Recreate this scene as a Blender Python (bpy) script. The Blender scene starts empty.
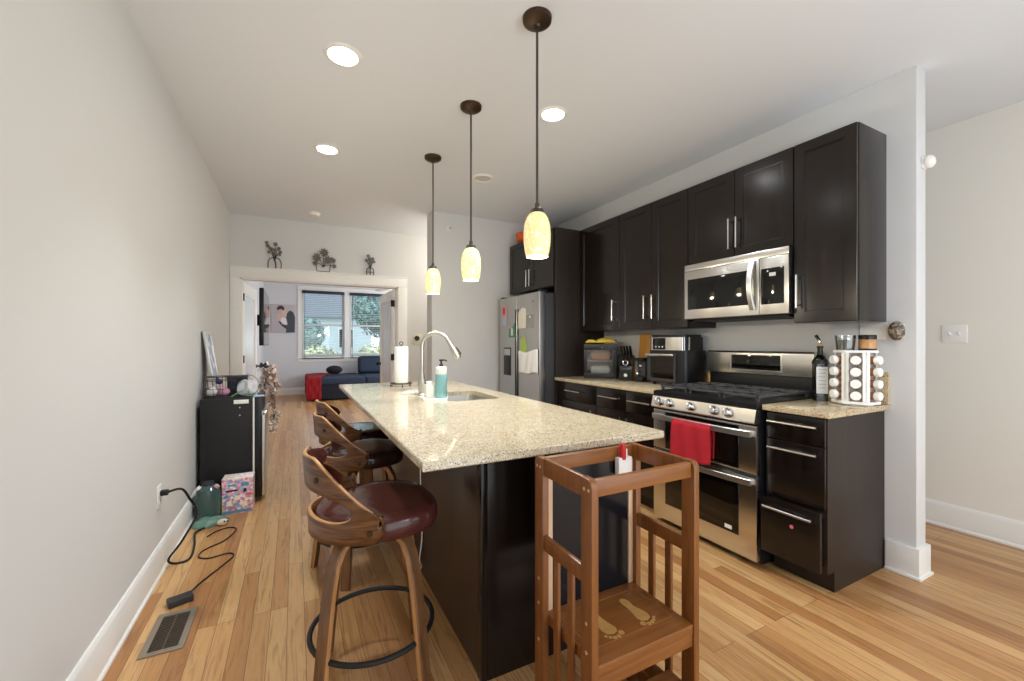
import bpy, bmesh, math, random
from mathutils import Vector, Matrix
R = random.Random(7)
PI = math.pi
S = bpy.context.scene
COL = S.collection

# ------------------------------------------------------------------ camera, world, lights, exposure
CX, CH, FPX, YAW = 0.6695, 1.275, 418.75, math.radians(27.4135)
cam_d = bpy.data.cameras.new('camera')
cam_d.sensor_fit = 'HORIZONTAL'
cam_d.sensor_width = 36.0
cam_d.lens = FPX / 1024.0 * 36.0
cam_d.shift_y = 2.65 / 1024.0
cam_d.clip_start = 0.05
cam_d.clip_end = 200
cam = bpy.data.objects.new('camera', cam_d)
COL.objects.link(cam)
cam.location = (CX, 0, CH)
cam.rotation_euler = (PI / 2, 0, -YAW)
S.camera = cam

W = bpy.data.worlds.new('daylight')
S.world = W
W.use_nodes = True
bg = W.node_tree.nodes['Background']
bg.inputs[0].default_value = (0.90, 0.95, 1.0, 1)
bg.inputs[1].default_value = 2.4

S.view_settings.view_transform = 'Standard'
S.view_settings.look = 'None'
S.view_settings.gamma = 1.0
S.view_settings.use_curve_mapping = False
S.view_settings.exposure = 0.35
S.cycles.max_bounces = 9
S.cycles.diffuse_bounces = 6
S.cycles.glossy_bounces = 4
S.cycles.transmission_bounces = 6
S.cycles.transparent_max_bounces = 10
S.cycles.sample_clamp_indirect = 6.0
S.cycles.caustics_reflective = False
S.cycles.caustics_refractive = False
S.cycles.use_denoising = True


def lamp(name, kind, loc, energy, color=(1, 1, 1), size=0.1, rot=(0, 0, 0), spot=None):
    d = bpy.data.lights.new(name, kind)
    d.energy = energy
    d.color = color
    if kind == 'AREA':
        d.shape = 'DISK'
        d.size = size
    else:
        d.shadow_soft_size = size
    if spot:
        d.spot_size = spot
        d.spot_blend = 0.8
    o = bpy.data.objects.new(name, d)
    COL.objects.link(o)
    o.location = loc
    o.rotation_euler = rot
    return o


lamp('passage_fill', 'POINT', (3.0, 5.3, 2.45), 24, (1.0, 0.91, 0.78), 0.12)  # unseen fill added to brighten the doorway wall; the passage has no fixture
lamp('living_fill', 'POINT', (4.2, 8.2, 1.75), 95, (0.95, 0.97, 1.0), 0.2)  # added fill out of view; no floor lamp stands in the living room
lamp('rear_fill', 'POINT', (2.3, -0.75, 1.9), 26, (0.80, 0.90, 1.0), 0.25)  # fill added behind the camera to lift ceiling and walls, not a fixture


# ------------------------------------------------------------------ materials
def lin(c):
    return c / 12.92 if c <= 0.04045 else ((c + 0.055) / 1.055) ** 2.4


def rgb(r, g, b):
    return (lin(r / 255), lin(g / 255), lin(b / 255), 1)


def nodes_of(name):
    m = bpy.data.materials.new(name)
    m.use_nodes = True
    nt = m.node_tree
    return m, nt, nt.nodes['Principled BSDF']


def mat(name, c, rough=0.5, metal=0.0, emit=None, es=0.0, spec=0.5, trans=0.0, ior=1.45, bump=0.0, bscale=60.0, var=0.0, vscale=8.0, coat=0.0, alpha=1.0):
    m, nt, b = nodes_of(name)
    col = rgb(*c)
    b.inputs['Base Color'].default_value = col
    b.inputs['Roughness'].default_value = rough
    b.inputs['Metallic'].default_value = metal
    b.inputs['Specular IOR Level'].default_value = spec
    b.inputs['Transmission Weight'].default_value = trans
    b.inputs['IOR'].default_value = ior
    b.inputs['Coat Weight'].default_value = coat
    b.inputs['Alpha'].default_value = alpha
    if emit:
        b.inputs['Emission Color'].default_value = rgb(*emit)
        b.inputs['Emission Strength'].default_value = es
    tc = nt.nodes.new('ShaderNodeTexCoord')
    if var > 0:
        n = nt.nodes.new('ShaderNodeTexNoise')
        n.inputs['Scale'].default_value = vscale
        n.inputs['Detail'].default_value = 4
        nt.links.new(tc.outputs['Object'], n.inputs['Vector'])
        mx = nt.nodes.new('ShaderNodeMix')
        mx.data_type = 'RGBA'
        mx.inputs[6].default_value = tuple(max(0, x * (1 - var)) for x in col[:3]) + (1,)
        mx.inputs[7].default_value = tuple(min(1, x * (1 + var)) for x in col[:3]) + (1,)
        nt.links.new(n.outputs['Fac'], mx.inputs[0])
        nt.links.new(mx.outputs[2], b.inputs['Base Color'])
    if bump > 0:
        n2 = nt.nodes.new('ShaderNodeTexNoise')
        n2.inputs['Scale'].default_value = bscale
        n2.inputs['Detail'].default_value = 3
        nt.links.new(tc.outputs['Object'], n2.inputs['Vector'])
        bp = nt.nodes.new('ShaderNodeBump')
        bp.inputs['Strength'].default_value = bump
        bp.inputs['Distance'].default_value = 0.01
        nt.links.new(n2.outputs['Fac'], bp.inputs['Height'])
        nt.links.new(bp.outputs['Normal'], b.inputs['Normal'])
    return m


def ramp(nt, stops):
    r = nt.nodes.new('ShaderNodeValToRGB')
    e = r.color_ramp.elements
    while len(e) < len(stops):
        e.new(0.5)
    for k, (p, c) in enumerate(stops):
        e[k].position = p
        e[k].color = rgb(*c)
    return r


def wood(name, dark, light, axis='X', rough=0.35, scale=1.0, spec=0.5, contrast=(0.3, 0.7)):
    m, nt, b = nodes_of(name)
    tc = nt.nodes.new('ShaderNodeTexCoord')
    mp = nt.nodes.new('ShaderNodeMapping')
    s = [18.0 * scale] * 3
    for ch in axis:
        s['XYZ'.index(ch)] = 1.4 * scale
    mp.inputs['Scale'].default_value = s
    nt.links.new(tc.outputs['Object'], mp.inputs['Vector'])
    n = nt.nodes.new('ShaderNodeTexNoise')
    n.inputs['Scale'].default_value = 2.0
    n.inputs['Detail'].default_value = 6
    n.inputs['Roughness'].default_value = 0.65
    n.inputs['Distortion'].default_value = 0.6
    nt.links.new(mp.outputs[0], n.inputs['Vector'])
    r = ramp(nt, [(contrast[0], dark), (contrast[1], light)])
    nt.links.new(n.outputs['Fac'], r.inputs[0])
    nt.links.new(r.outputs[0], b.inputs['Base Color'])
    b.inputs['Roughness'].default_value = rough
    b.inputs['Specular IOR Level'].default_value = spec
    return m


def floor_mat():
    m, nt, b = nodes_of('oak_planks')
    tc = nt.nodes.new('ShaderNodeTexCoord')
    mp = nt.nodes.new('ShaderNodeMapping')
    mp.inputs['Rotation'].default_value = (0, 0, PI / 2)
    nt.links.new(tc.outputs['Object'], mp.inputs['Vector'])
    br = nt.nodes.new('ShaderNodeTexBrick')
    br.offset = 0.37
    br.offset_frequency = 3
    br.inputs['Scale'].default_value = 1.0
    br.inputs['Mortar Size'].default_value = 0.0011
    br.inputs['Mortar Smooth'].default_value = 0.3
    br.inputs['Bias'].default_value = 0.0
    br.inputs['Brick Width'].default_value = 1.15
    br.inputs['Row Height'].default_value = 0.071
    br.inputs['Color1'].default_value = (0, 0, 0, 1)
    br.inputs['Color2'].default_value = (1, 1, 1, 1)
    br.inputs['Mortar'].default_value = (0.5, 0.5, 0.5, 1)
    nt.links.new(mp.outputs[0], br.inputs['Vector'])
    tone = ramp(nt, [(0.0, (166, 115, 70)), (0.3, (187, 139, 88)), (0.65, (198, 153, 101)), (1.0, (209, 168, 116))])
    nt.links.new(br.outputs['Color'], tone.inputs[0])
    # grain, shifted per plank
    sep = nt.nodes.new('ShaderNodeVectorMath')
    sep.operation = 'MULTIPLY_ADD'
    sep.inputs[1].default_value = (26, 1.6, 26)
    nt.links.new(tc.outputs['Object'], sep.inputs[0])
    sc = nt.nodes.new('ShaderNodeVectorMath')
    sc.operation = 'SCALE'
    sc.inputs['Scale'].default_value = 37.0
    nt.links.new(br.outputs['Color'], sc.inputs[0])
    nt.links.new(sc.outputs[0], sep.inputs[2])
    n = nt.nodes.new('ShaderNodeTexNoise')
    n.inputs['Scale'].default_value = 1.6
    n.inputs['Detail'].default_value = 5
    n.inputs['Roughness'].default_value = 0.6
    n.inputs['Distortion'].default_value = 1.2
    nt.links.new(sep.outputs[0], n.inputs['Vector'])
    gr = ramp(nt, [(0.30, (176, 150, 124)), (0.52, (255, 255, 255)), (0.75, (236, 220, 196))])
    nt.links.new(n.outputs['Fac'], gr.inputs[0])
    mx = nt.nodes.new('ShaderNodeMix')
    mx.data_type = 'RGBA'
    mx.blend_type = 'MULTIPLY'
    mx.inputs[0].default_value = 0.7
    nt.links.new(tone.outputs[0], mx.inputs[6])
    nt.links.new(gr.outputs[0], mx.inputs[7])
    # seams
    mx2 = nt.nodes.new('ShaderNodeMix')
    mx2.data_type = 'RGBA'
    nt.links.new(br.outputs['Fac'], mx2.inputs[0])
    nt.links.new(mx.outputs[2], mx2.inputs[6])
    mx2.inputs[7].default_value = rgb(104, 66, 36)
    nt.links.new(mx2.outputs[2], b.inputs['Base Color'])
    b.inputs['Roughness'].default_value = 0.33
    bp = nt.nodes.new('ShaderNodeBump')
    bp.inputs['Strength'].default_value = 0.25
    bp.inputs['Distance'].default_value = 0.002
    bp.invert = True
    nt.links.new(br.outputs['Fac'], bp.inputs['Height'])
    nt.links.new(bp.outputs['Normal'], b.inputs['Normal'])
    return m


def granite(name, base, mid, dark, pale, rough=0.08):
    m, nt, b = nodes_of(name)
    tc = nt.nodes.new('ShaderNodeTexCoord')
    v = nt.nodes.new('ShaderNodeTexVoronoi')
    v.inputs['Scale'].default_value = 270
    nt.links.new(tc.outputs['Object'], v.inputs['Vector'])
    sp = nt.nodes.new('ShaderNodeSeparateColor')
    nt.links.new(v.outputs['Color'], sp.inputs[0])
    r = ramp(nt, [(0.0, dark), (0.065, mid), (0.26, base), (0.62, base), (0.80, pale), (1.0, mid)])
    r.color_ramp.interpolation = 'CONSTANT'
    nt.links.new(sp.outputs[0], r.inputs[0])
    n = nt.nodes.new('ShaderNodeTexNoise')
    n.inputs['Scale'].default_value = 14
    n.inputs['Detail'].default_value = 5
    nt.links.new(tc.outputs['Object'], n.inputs['Vector'])
    r2 = ramp(nt, [(0.35, (246, 240, 230)), (0.65, (255, 253, 249))])
    nt.links.new(n.outputs['Fac'], r2.inputs[0])
    mx = nt.nodes.new('ShaderNodeMix')
    mx.data_type = 'RGBA'
    mx.blend_type = 'MULTIPLY'
    mx.inputs[0].default_value = 1.0
    nt.links.new(r.outputs[0], mx.inputs[6])
    nt.links.new(r2.outputs[0], mx.inputs[7])
    nt.links.new(mx.outputs[2], b.inputs['Base Color'])
    b.inputs['Roughness'].default_value = rough
    return m


def mottled_glow():
    m, nt, b = nodes_of('mottled_lamp_glass')
    tc = nt.nodes.new('ShaderNodeTexCoord')
    mp = nt.nodes.new('ShaderNodeMapping')
    mp.inputs['Scale'].default_value = (1, 1, 0.55)
    nt.links.new(tc.outputs['Object'], mp.inputs['Vector'])
    v = nt.nodes.new('ShaderNodeTexVoronoi')
    v.inputs['Scale'].default_value = 110
    nt.links.new(mp.outputs[0], v.inputs['Vector'])
    n = nt.nodes.new('ShaderNodeTexNoise')
    n.inputs['Scale'].default_value = 45
    nt.links.new(mp.outputs[0], n.inputs['Vector'])
    mul = nt.nodes.new('ShaderNodeMath')
    mul.operation = 'ADD'
    nt.links.new(v.outputs['Distance'], mul.inputs[0])
    nt.links.new(n.outputs['Fac'], mul.inputs[1])
    r = ramp(nt, [(0.55, (255, 248, 218)), (0.85, (252, 238, 190)), (1.0, (236, 212, 148))])
    nt.links.new(mul.outputs[0], r.inputs[0])
    nt.links.new(r.outputs[0], b.inputs['Base Color'])
    nt.links.new(r.outputs[0], b.inputs['Emission Color'])
    b.inputs['Emission Strength'].default_value = 0.43
    b.inputs['Roughness'].default_value = 0.2
    return m


def spots(name, cols, scale=30, rough=0.6):
    """patchy printed / leafy colouring"""
    m, nt, b = nodes_of(name)
    tc = nt.nodes.new('ShaderNodeTexCoord')
    v = nt.nodes.new('ShaderNodeTexVoronoi')
    v.inputs['Scale'].default_value = scale
    nt.links.new(tc.outputs['Object'], v.inputs['Vector'])
    sp = nt.nodes.new('ShaderNodeSeparateColor')
    nt.links.new(v.outputs['Color'], sp.inputs[0])
    r = ramp(nt, [(k / len(cols), c) for k, c in enumerate(cols)])
    r.color_ramp.interpolation = 'CONSTANT'
    nt.links.new(sp.outputs[0], r.inputs[0])
    nt.links.new(r.outputs[0], b.inputs['Base Color'])
    b.inputs['Roughness'].default_value = rough
    return m


def glass_mat(name, tint=(255, 255, 255), refl=0.12, rough=0.02):
    m = bpy.data.materials.new(name)
    m.use_nodes = True
    nt = m.node_tree
    nt.nodes.clear()
    out = nt.nodes.new('ShaderNodeOutputMaterial')
    tr = nt.nodes.new('ShaderNodeBsdfTransparent')
    tr.inputs[0].default_value = rgb(*tint)
    gl = nt.nodes.new('ShaderNodeBsdfGlossy')
    gl.inputs['Roughness'].default_value = rough
    lw = nt.nodes.new('ShaderNodeLayerWeight')
    lw.inputs[0].default_value = 0.25
    mth = nt.nodes.new('ShaderNodeMath')
    mth.operation = 'MULTIPLY_ADD'
    mth.inputs[1].default_value = 0.6
    mth.inputs[2].default_value = refl * 0.4
    nt.links.new(lw.outputs['Fresnel'], mth.inputs[0])
    mx = nt.nodes.new('ShaderNodeMixShader')
    nt.links.new(mth.outputs[0], mx.inputs[0])
    nt.links.new(tr.outputs[0], mx.inputs[1])
    nt.links.new(gl.outputs[0], mx.inputs[2])
    nt.links.new(mx.outputs[0], out.inputs[0])
    return m


M = {}
M['wall'] = mat('warm_white_wall', (212, 212, 211), 0.75, bump=0.04, bscale=180)
M['wall_hall'] = mat('warm_lit_hall_wall', (234, 231, 222), 0.75, bump=0.04, bscale=180)  # the hall's warm light is put into this wall colour
M['wall_cool'] = mat('pale_grey_wall', (206, 206, 208), 0.8)
M['ceiling'] = mat('white_ceiling', (227, 231, 236), 0.85)
M['trim'] = mat('white_trim_paint', (236, 235, 231), 0.4)
M['floor'] = floor_mat()
M['espresso'] = wood('espresso_wood', (16, 12, 11), (34, 26, 22), 'Z', 0.2, 0.5, 0.42)
M['espresso_matt'] = wood('espresso_panel', (32, 26, 22), (46, 37, 32), 'Z', 0.42, 0.7, 0.4)
M['island_panel'] = wood('island_brown_panel', (48, 35, 28), (66, 49, 39), 'Z', 0.3, 0.7, 0.5)
M['granite'] = granite('island_granite', (200, 190, 166), (178, 164, 136), (102, 92, 80), (220, 214, 201))
M['granite_tan'] = granite('counter_granite', (196, 180, 150), (172, 150, 116), (104, 88, 70), (222, 210, 184), 0.1)
M['steel'] = mat('brushed_steel', (218, 215, 209), 0.24, 1.0)
M['steel_soft'] = mat('satin_steel', (208, 206, 202), 0.36, 1.0)
M['fridge_steel'] = mat('fridge_steel', (196, 195, 193), 0.3, 1.0)
M['nickel'] = mat('nickel_bar', (205, 203, 198), 0.25, 1.0)
M['satin_nickel'] = mat('satin_nickel', (200, 197, 190), 0.36, 1.0)
M['chrome'] = mat('chrome', (220, 221, 223), 0.12, 1.0)
M['black_gloss'] = mat('black_glass', (10, 10, 11), 0.05, spec=0.6)
M['black'] = mat('black_plastic', (20, 20, 21), 0.35)
M['black_matt'] = mat('black_iron', (24, 24, 25), 0.6)
M['grate_iron'] = mat('cast_iron_grate', (66, 66, 68), 0.38)
M['dark_grey'] = mat('dark_grey_plastic', (52, 52, 54), 0.5)
M['navy_black'] = mat('enamel_side', (18, 20, 26), 0.3)
M['oven_glass'] = mat('oven_glass', (22, 17, 11), 0.06, spec=0.7)
M['bronze'] = mat('oil_rubbed_bronze', (74, 58, 46), 0.42, 0.75)
M['rod'] = mat('pendant_rod', (92, 86, 80), 0.35, 0.9)
M['glow'] = mottled_glow()
M['bulb'] = mat('warm_bulb', (255, 250, 235), 0.4, emit=(255, 240, 200), es=5)
M['downlight'] = mat('downlight_lens', (255, 255, 255), 0.4, emit=(250, 252, 255), es=28)
M['white'] = mat('white_plastic', (238, 237, 233), 0.4)
M['cream'] = mat('cream_plastic', (226, 216, 192), 0.45)
M['paper'] = mat('white_paper', (240, 240, 238), 0.85)
M['grey_lens'] = mat('unlit_lens', (206, 204, 199), 0.5)
M['walnut'] = wood('walnut_veneer', (66, 40, 21), (124, 82, 48), 'XY', 0.3, 2.6, 0.5, (0.35, 0.65))
M['walnut_leg'] = wood('walnut_leg', (84, 54, 31), (128, 90, 57), 'Z', 0.35, 0.9)
M['walnut_edge'] = wood('walnut_edge', (160, 112, 66), (194, 146, 94), 'Z', 0.4, 0.9)
M['leather'] = mat('brown_leather', (74, 37, 33), 0.15, bump=0.12, bscale=22, var=0.12, vscale=6)
M['leather_dark'] = mat('dark_leather', (46, 27, 25), 0.13, bump=0.12, bscale=22)
M['tower'] = wood('stained_beech', (112, 66, 27), (152, 96, 45), 'X', 0.36, 1.2, 0.5, (0.25, 0.8))
M['tower_z'] = wood('stained_beech_upright', (106, 62, 26), (144, 90, 43), 'Z', 0.36, 1.2, 0.5, (0.25, 0.8))
M['tower_line'] = wood('tower_groove', (140, 88, 42), (168, 112, 58), 'X', 0.4, 1.0)
M['inlay'] = wood('pale_footprint', (176, 132, 72), (196, 154, 92), 'X', 0.4, 1.0)
M['chalk'] = mat('chalkboard', (17, 19, 25), 0.18, spec=0.4)
M['pale_wood'] = wood('pale_wood', (196, 160, 126), (216, 184, 152), 'Z', 0.5)
M['red_cloth'] = mat('red_towel', (176, 28, 42), 0.9, bump=0.5, bscale=240, var=0.12, vscale=30)
M['red_throw'] = mat('red_throw', (142, 22, 30), 0.95, bump=0.3, bscale=80)
M['red'] = mat('red_plastic', (190, 30, 34), 0.4)
M['navy'] = mat('navy_fabric', (27, 31, 44), 0.85, bump=0.2, bscale=200)
M['navy_light'] = mat('slate_blue_fabric', (40, 52, 72), 0.85, bump=0.2, bscale=200)
M['plum'] = mat('dark_plum_fabric', (30, 20, 36), 0.85)
M['teal_soap'] = mat('teal_soap', (122, 174, 178), 0.2, spec=0.6)
M['white_gloss'] = mat('white_glaze', (240, 240, 238), 0.12)
M['soap_clear'] = mat('milky_plastic', (226, 224, 214), 0.2)
M['bottle'] = mat('dark_green_glass', (14, 18, 9), 0.06, spec=0.8)
M['label'] = mat('white_paper_label', (226, 227, 226), 0.6)
M['label_ink'] = mat('grey_print', (120, 122, 126), 0.6)
M['cork'] = mat('cork', (200, 168, 112), 0.7)
M['amber'] = mat('amber_spread', (196, 146, 96), 0.25)
M['grey_spice'] = mat('grey_spice', (110, 104, 100), 0.7, bump=0.2)
M['spice_brown'] = mat('brown_spice', (150, 96, 52), 0.3)
M['spice_dark'] = mat('dark_spice', (84, 62, 40), 0.3)
M['ornate'] = spots('carved_bronze', [(120, 108, 92), (92, 82, 70), (160, 146, 126), (76, 68, 58)], 90, 0.45)
M['banana'] = mat('banana_skin', (222, 190, 62), 0.5, var=0.15, vscale=12)
M['banana_tip'] = mat('banana_tip', (96, 82, 40), 0.7)
M['bread'] = mat('bread_crust', (216, 150, 88), 0.7, var=0.3, vscale=18)
M['wrap'] = mat('bread_wrapper', (236, 226, 216), 0.25, var=0.15, vscale=25)
M['board'] = wood('cutting_board', (202, 140, 62), (224, 166, 84), 'Z', 0.45)
M['orange'] = mat('orange_bowl', (214, 92, 40), 0.4)
M['teal_plastic'] = mat('teal_translucent', (92, 122, 118), 0.12, trans=0.5)
M['green_cloth'] = mat('sage_plastic_bag', (98, 132, 120), 0.35, var=0.2, vscale=30)
M['toybox'] = spots('toy_box_print', [(232, 160, 180), (120, 170, 210), (236, 214, 150), (222, 120, 150), (150, 196, 214), (250, 236, 238), (206, 150, 196), (236, 190, 204)], 62, 0.35)
M['toybox_top'] = spots('toy_box_top_print', [(240, 226, 226), (236, 220, 190), (226, 180, 200), (250, 244, 240)], 50, 0.35)
M['box_blue'] = mat('toy_box_blue', (92, 150, 190), 0.4)
M['box_ink'] = mat('toy_box_ink', (40, 34, 44), 0.5)
M['box_pink'] = mat('toy_box_pink', (226, 110, 140), 0.4)
M['box_cream'] = mat('toy_box_cream', (246, 236, 214), 0.4)
M['plush_white'] = mat('white_plush', (226, 220, 222), 0.95, bump=0.6, bscale=120)
M['plush_pink'] = mat('pink_plush', (206, 150, 178), 0.95, bump=0.6, bscale=120)
M['plush_dark'] = mat('dark_plush', (60, 50, 90), 0.95, bump=0.6, bscale=120)
M['green_cord'] = mat('green_plastic', (104, 146, 110), 0.4)
M['clear'] = glass_mat('clear_plastic', (236, 240, 240), 0.2, 0.08)
M['milky'] = mat('milky_film', (226, 230, 232), 0.15, alpha=0.42)
M['pane'] = glass_mat('window_pane', (235, 243, 246), 0.1)
M['jar_glass'] = glass_mat('jar_glass', (238, 240, 238), 0.25)
M['door_glass'] = mat('door_glass', (222, 224, 228), 0.25, spec=0.7)
M['photo_bg'] = mat('photo_backdrop', (182, 174, 178), 0.4, var=0.08, vscale=5)
M['photo_suit'] = mat('photo_suit', (62, 66, 74), 0.4)
M['photo_hair'] = mat('photo_hair', (70, 52, 46), 0.4)
M['photo_skin'] = mat('photo_skin', (214, 178, 164), 0.4)
M['photo_white'] = mat('photo_white', (226, 220, 220), 0.4)
M['iron'] = mat('dark_wire', (52, 50, 48), 0.6)
M['petal_grey'] = mat('grey_metal_petals', (112, 109, 102), 0.6)
M['dried'] = spots('dried_petals', [(224, 206, 194), (196, 166, 150), (238, 226, 216), (180, 150, 132), (228, 212, 202)], 40, 0.8)
M['ribbon'] = mat('black_ribbon', (26, 26, 30), 0.6)
M['frame_print'] = spots('collage_print', [(196, 190, 200), (150, 144, 156), (220, 216, 222), (120, 116, 124)], 14, 0.3)
M['vent'] = mat('vent_metal', (150, 138, 122), 0.45, 0.5)
M['vent_slot'] = mat('vent_slot_metal', (92, 80, 68), 0.5, 0.5)
M['vent_shade'] = mat('painted_vent_shade', (36, 30, 26), 0.8)
M['outdoor_grass'] = mat('lawn', (96, 116, 74), 0.9, var=0.3, vscale=3)
M['siding'] = mat('pale_siding', (210, 216, 222), 0.7)
M['roof'] = mat('grey_shingle', (110, 112, 118), 0.8)
M['leaf_teal'] = spots('evergreen_leaves', [(92, 124, 118), (120, 152, 146), (74, 104, 98), (150, 176, 168)], 9, 0.7)
M['leaf_yellow'] = spots('autumn_leaves', [(214, 206, 140), (172, 176, 120), (236, 228, 190), (132, 142, 98)], 9, 0.7)
M['bark'] = mat('bark', (92, 76, 62), 0.9)
M['blind_dark'] = mat('navy_blind_rail', (34, 38, 52), 0.5)
M['blind_slat'] = mat('pale_blind_slat', (176, 186, 196), 0.5)
M['card_green'] = mat('green_card', (168, 190, 96), 0.7)
M['card_teal'] = mat('teal_card', (74, 146, 120), 0.7)
M['card_cream'] = mat('cream_card', (226, 222, 206), 0.7)
M['card_grey'] = mat('grey_card', (148, 146, 142), 0.7)
M['card_pink'] = mat('pink_card', (206, 160, 168), 0.6)
M['card_blue'] = mat('blue_card', (170, 190, 212), 0.6)


# ------------------------------------------------------------------ mesh builder
class MB:
    def __init__(s, o=(0, 0, 0)):
        s.bm = bmesh.new()
        s.o = Vector(o)
        s.mats = []

    def mi(s, m):
        if m is None:
            return 0
        if m not in s.mats:
            s.mats.append(m)
        return s.mats.index(m)

    def add(s, other, m=None, T=None):
        me = bpy.data.meshes.new('tmp')
        other.to_mesh(me)
        other.free()
        if T is not None:
            me.transform(T)
        n0 = len(s.bm.faces)
        s.bm.from_mesh(me)
        bpy.data.meshes.remove(me)
        s.bm.faces.ensure_lookup_table()
        k = s.mi(m)
        for f in s.bm.faces[n0:]:
            f.material_index = k
        return s

    def box(s, x0, x1, y0, y1, z0, z1, bev=0.0, m=None, seg=2, T=None):
        b = bmesh.new()
        bmesh.ops.create_cube(b, size=1.0)
        for v in b.verts:
            v.co = Vector(((x0 + x1) / 2 + v.co.x * (x1 - x0), (y0 + y1) / 2 + v.co.y * (y1 - y0), (z0 + z1) / 2 + v.co.z * (z1 - z0)))
        if bev > 0:
            bmesh.ops.bevel(b, geom=list(b.edges), offset=bev, segments=seg, profile=0.6, affect='EDGES')
        if T is None:
            T = Matrix.Translation(-s.o)
        return s.add(b, m, T)

    def tube(s, pts, r, seg=10, m=None, cap=True, closed=False, flat=None, up=None):
        """sweep a circle (radius r or list) or a rectangle flat=(w,h) along pts"""
        P = [Vector(p) - s.o for p in pts]
        n = len(P)
        rs = r if isinstance(r, (list, tuple)) else [r] * n
        b = bmesh.new()
        rings = []
        prev = None
        for i in range(n):
            if closed:
                t = (P[(i + 1) % n] - P[i - 1])
            else:
                t = P[min(i + 1, n - 1)] - P[max(i - 1, 0)]
            t.normalize()
            if prev is None:
                ref = Vector(up) if up is not None else (Vector((0, 0, 1)) if abs(t.z) < 0.9 else Vector((1, 0, 0)))
                u = t.cross(ref).normalized()
            else:
                u = (prev - t * prev.dot(t))
                u = u.normalized() if u.length > 1e-6 else prev
            prev = u
            v = t.cross(u).normalized()
            ring = []
            if flat:
                w, h = flat[0] * rs[i], flat[1] * rs[i]
                c = min(w, h) * 0.18
                for (a, bb) in ((w / 2 - c, h / 2), (w / 2, h / 2 - c), (w / 2, -h / 2 + c), (w / 2 - c, -h / 2), (-w / 2 + c, -h / 2), (-w / 2, -h / 2 + c), (-w / 2, h / 2 - c), (-w / 2 + c, h / 2)):
                    ring.append(b.verts.new(P[i] + u * a + v * bb))
            else:
                for k in range(seg):
                    a = 2 * PI * k / seg
                    ring.append(b.verts.new(P[i] + (u * math.cos(a) + v * math.sin(a)) * rs[i]))
            rings.append(ring)
        ns = len(rings[0])
        for i in range(n if closed else n - 1):
            A, B_ = rings[i], rings[(i + 1) % n]
            for k in range(ns):
                b.faces.new((A[k], A[(k + 1) % ns], B_[(k + 1) % ns], B_[k]))
        if cap and not closed:
            b.faces.new(rings[0][::-1])
            b.faces.new(rings[-1])
        bmesh.ops.recalc_face_normals(b, faces=list(b.faces))
        return s.add(b, m)

    def lathe(s, prof, c=(0, 0, 0), seg=24, m=None, T=None, sx=1.0, sy=1.0, cap=True):
        """prof = [(r,z)...] around z through c"""
        b = bmesh.new()
        rings = []
        for (r, z) in prof:
            if r < 1e-5:
                rings.append([b.verts.new((0, 0, z))])
            else:
                rings.append([b.verts.new((r * sx * math.cos(2 * PI * k / seg), r * sy * math.sin(2 * PI * k / seg), z)) for k in range(seg)])
        for A, B_ in zip(rings, rings[1:]):
            for k in range(seg):
                a0, a1 = A[k % len(A)], A[(k + 1) % len(A)]
                b0, b1 = B_[k % len(B_)], B_[(k + 1) % len(B_)]
                vs = []
                for v in (a0, a1, b1, b0):
                    if v not in vs:
                        vs.append(v)
                if len(vs) >= 3:
                    b.faces.new(vs)
        if cap:
            if len(rings[0]) > 1:
                b.faces.new(rings[0][::-1])
            if len(rings[-1]) > 1:
                b.faces.new(rings[-1])
        bmesh.ops.recalc_face_normals(b, faces=list(b.faces))
        TT = Matrix.Translation(Vector(c) - s.o)
        if T is not None:
            TT = TT @ T
        return s.add(b, m, TT)

    def cyl(s, a, b_, r, seg=16, m=None):
        return s.tube([a, b_], r, seg, m)

    def ball(s, c, r, m=None, sub=2, sx=1, sy=1, sz=1, T=None):
        b = bmesh.new()
        bmesh.ops.create_icosphere(b, subdivisions=sub, radius=r)
        for v in b.verts:
            v.co = Vector((v.co.x * sx, v.co.y * sy, v.co.z * sz))
        TT = Matrix.Translation(Vector(c) - s.o)
        if T is not None:
            TT = TT @ T
        return s.add(b, m, TT)

    def prism(s, outline, axis, a0, a1, m=None, bev=0.0):
        """outline of 2-D points extruded along axis: X->(y,z) Y->(x,z) Z->(x,y)"""
        b = bmesh.new()

        def P(p, a):
            return Vector({'X': (a, p[0], p[1]), 'Y': (p[0], a, p[1]), 'Z': (p[0], p[1], a)}[axis]) - s.o
        A = [b.verts.new(P(p, a0)) for p in outline]
        B_ = [b.verts.new(P(p, a1)) for p in outline]
        n = len(outline)
        b.faces.new(A[::-1])
        b.faces.new(B_)
        for k in range(n):
            b.faces.new((A[k], A[(k + 1) % n], B_[(k + 1) % n], B_[k]))
        bmesh.ops.recalc_face_normals(b, faces=list(b.faces))
        if bev > 0:
            bmesh.ops.bevel(b, geom=list(b.edges), offset=bev, segments=2, profile=0.6, affect='EDGES')
        return s.add(b, m)

    def grid(s, fn, nu, nv, m=None, closed_u=False):
        b = bmesh.new()
        V = [[b.verts.new(Vector(fn(i / nu, j / nv)) - s.o) for j in range(nv + 1)] for i in range(nu if closed_u else nu + 1)]
        for i in range(nu):
            for j in range(nv):
                A, B_ = V[i], V[(i + 1) % len(V)]
                b.faces.new((A[j], B_[j], B_[j + 1], A[j + 1]))
        return s.add(b, m)

    def poly(s, pts, m=None):
        b = bmesh.new()
        b.faces.new([b.verts.new(Vector(p) - s.o) for p in pts])
        return s.add(b, m)


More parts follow.
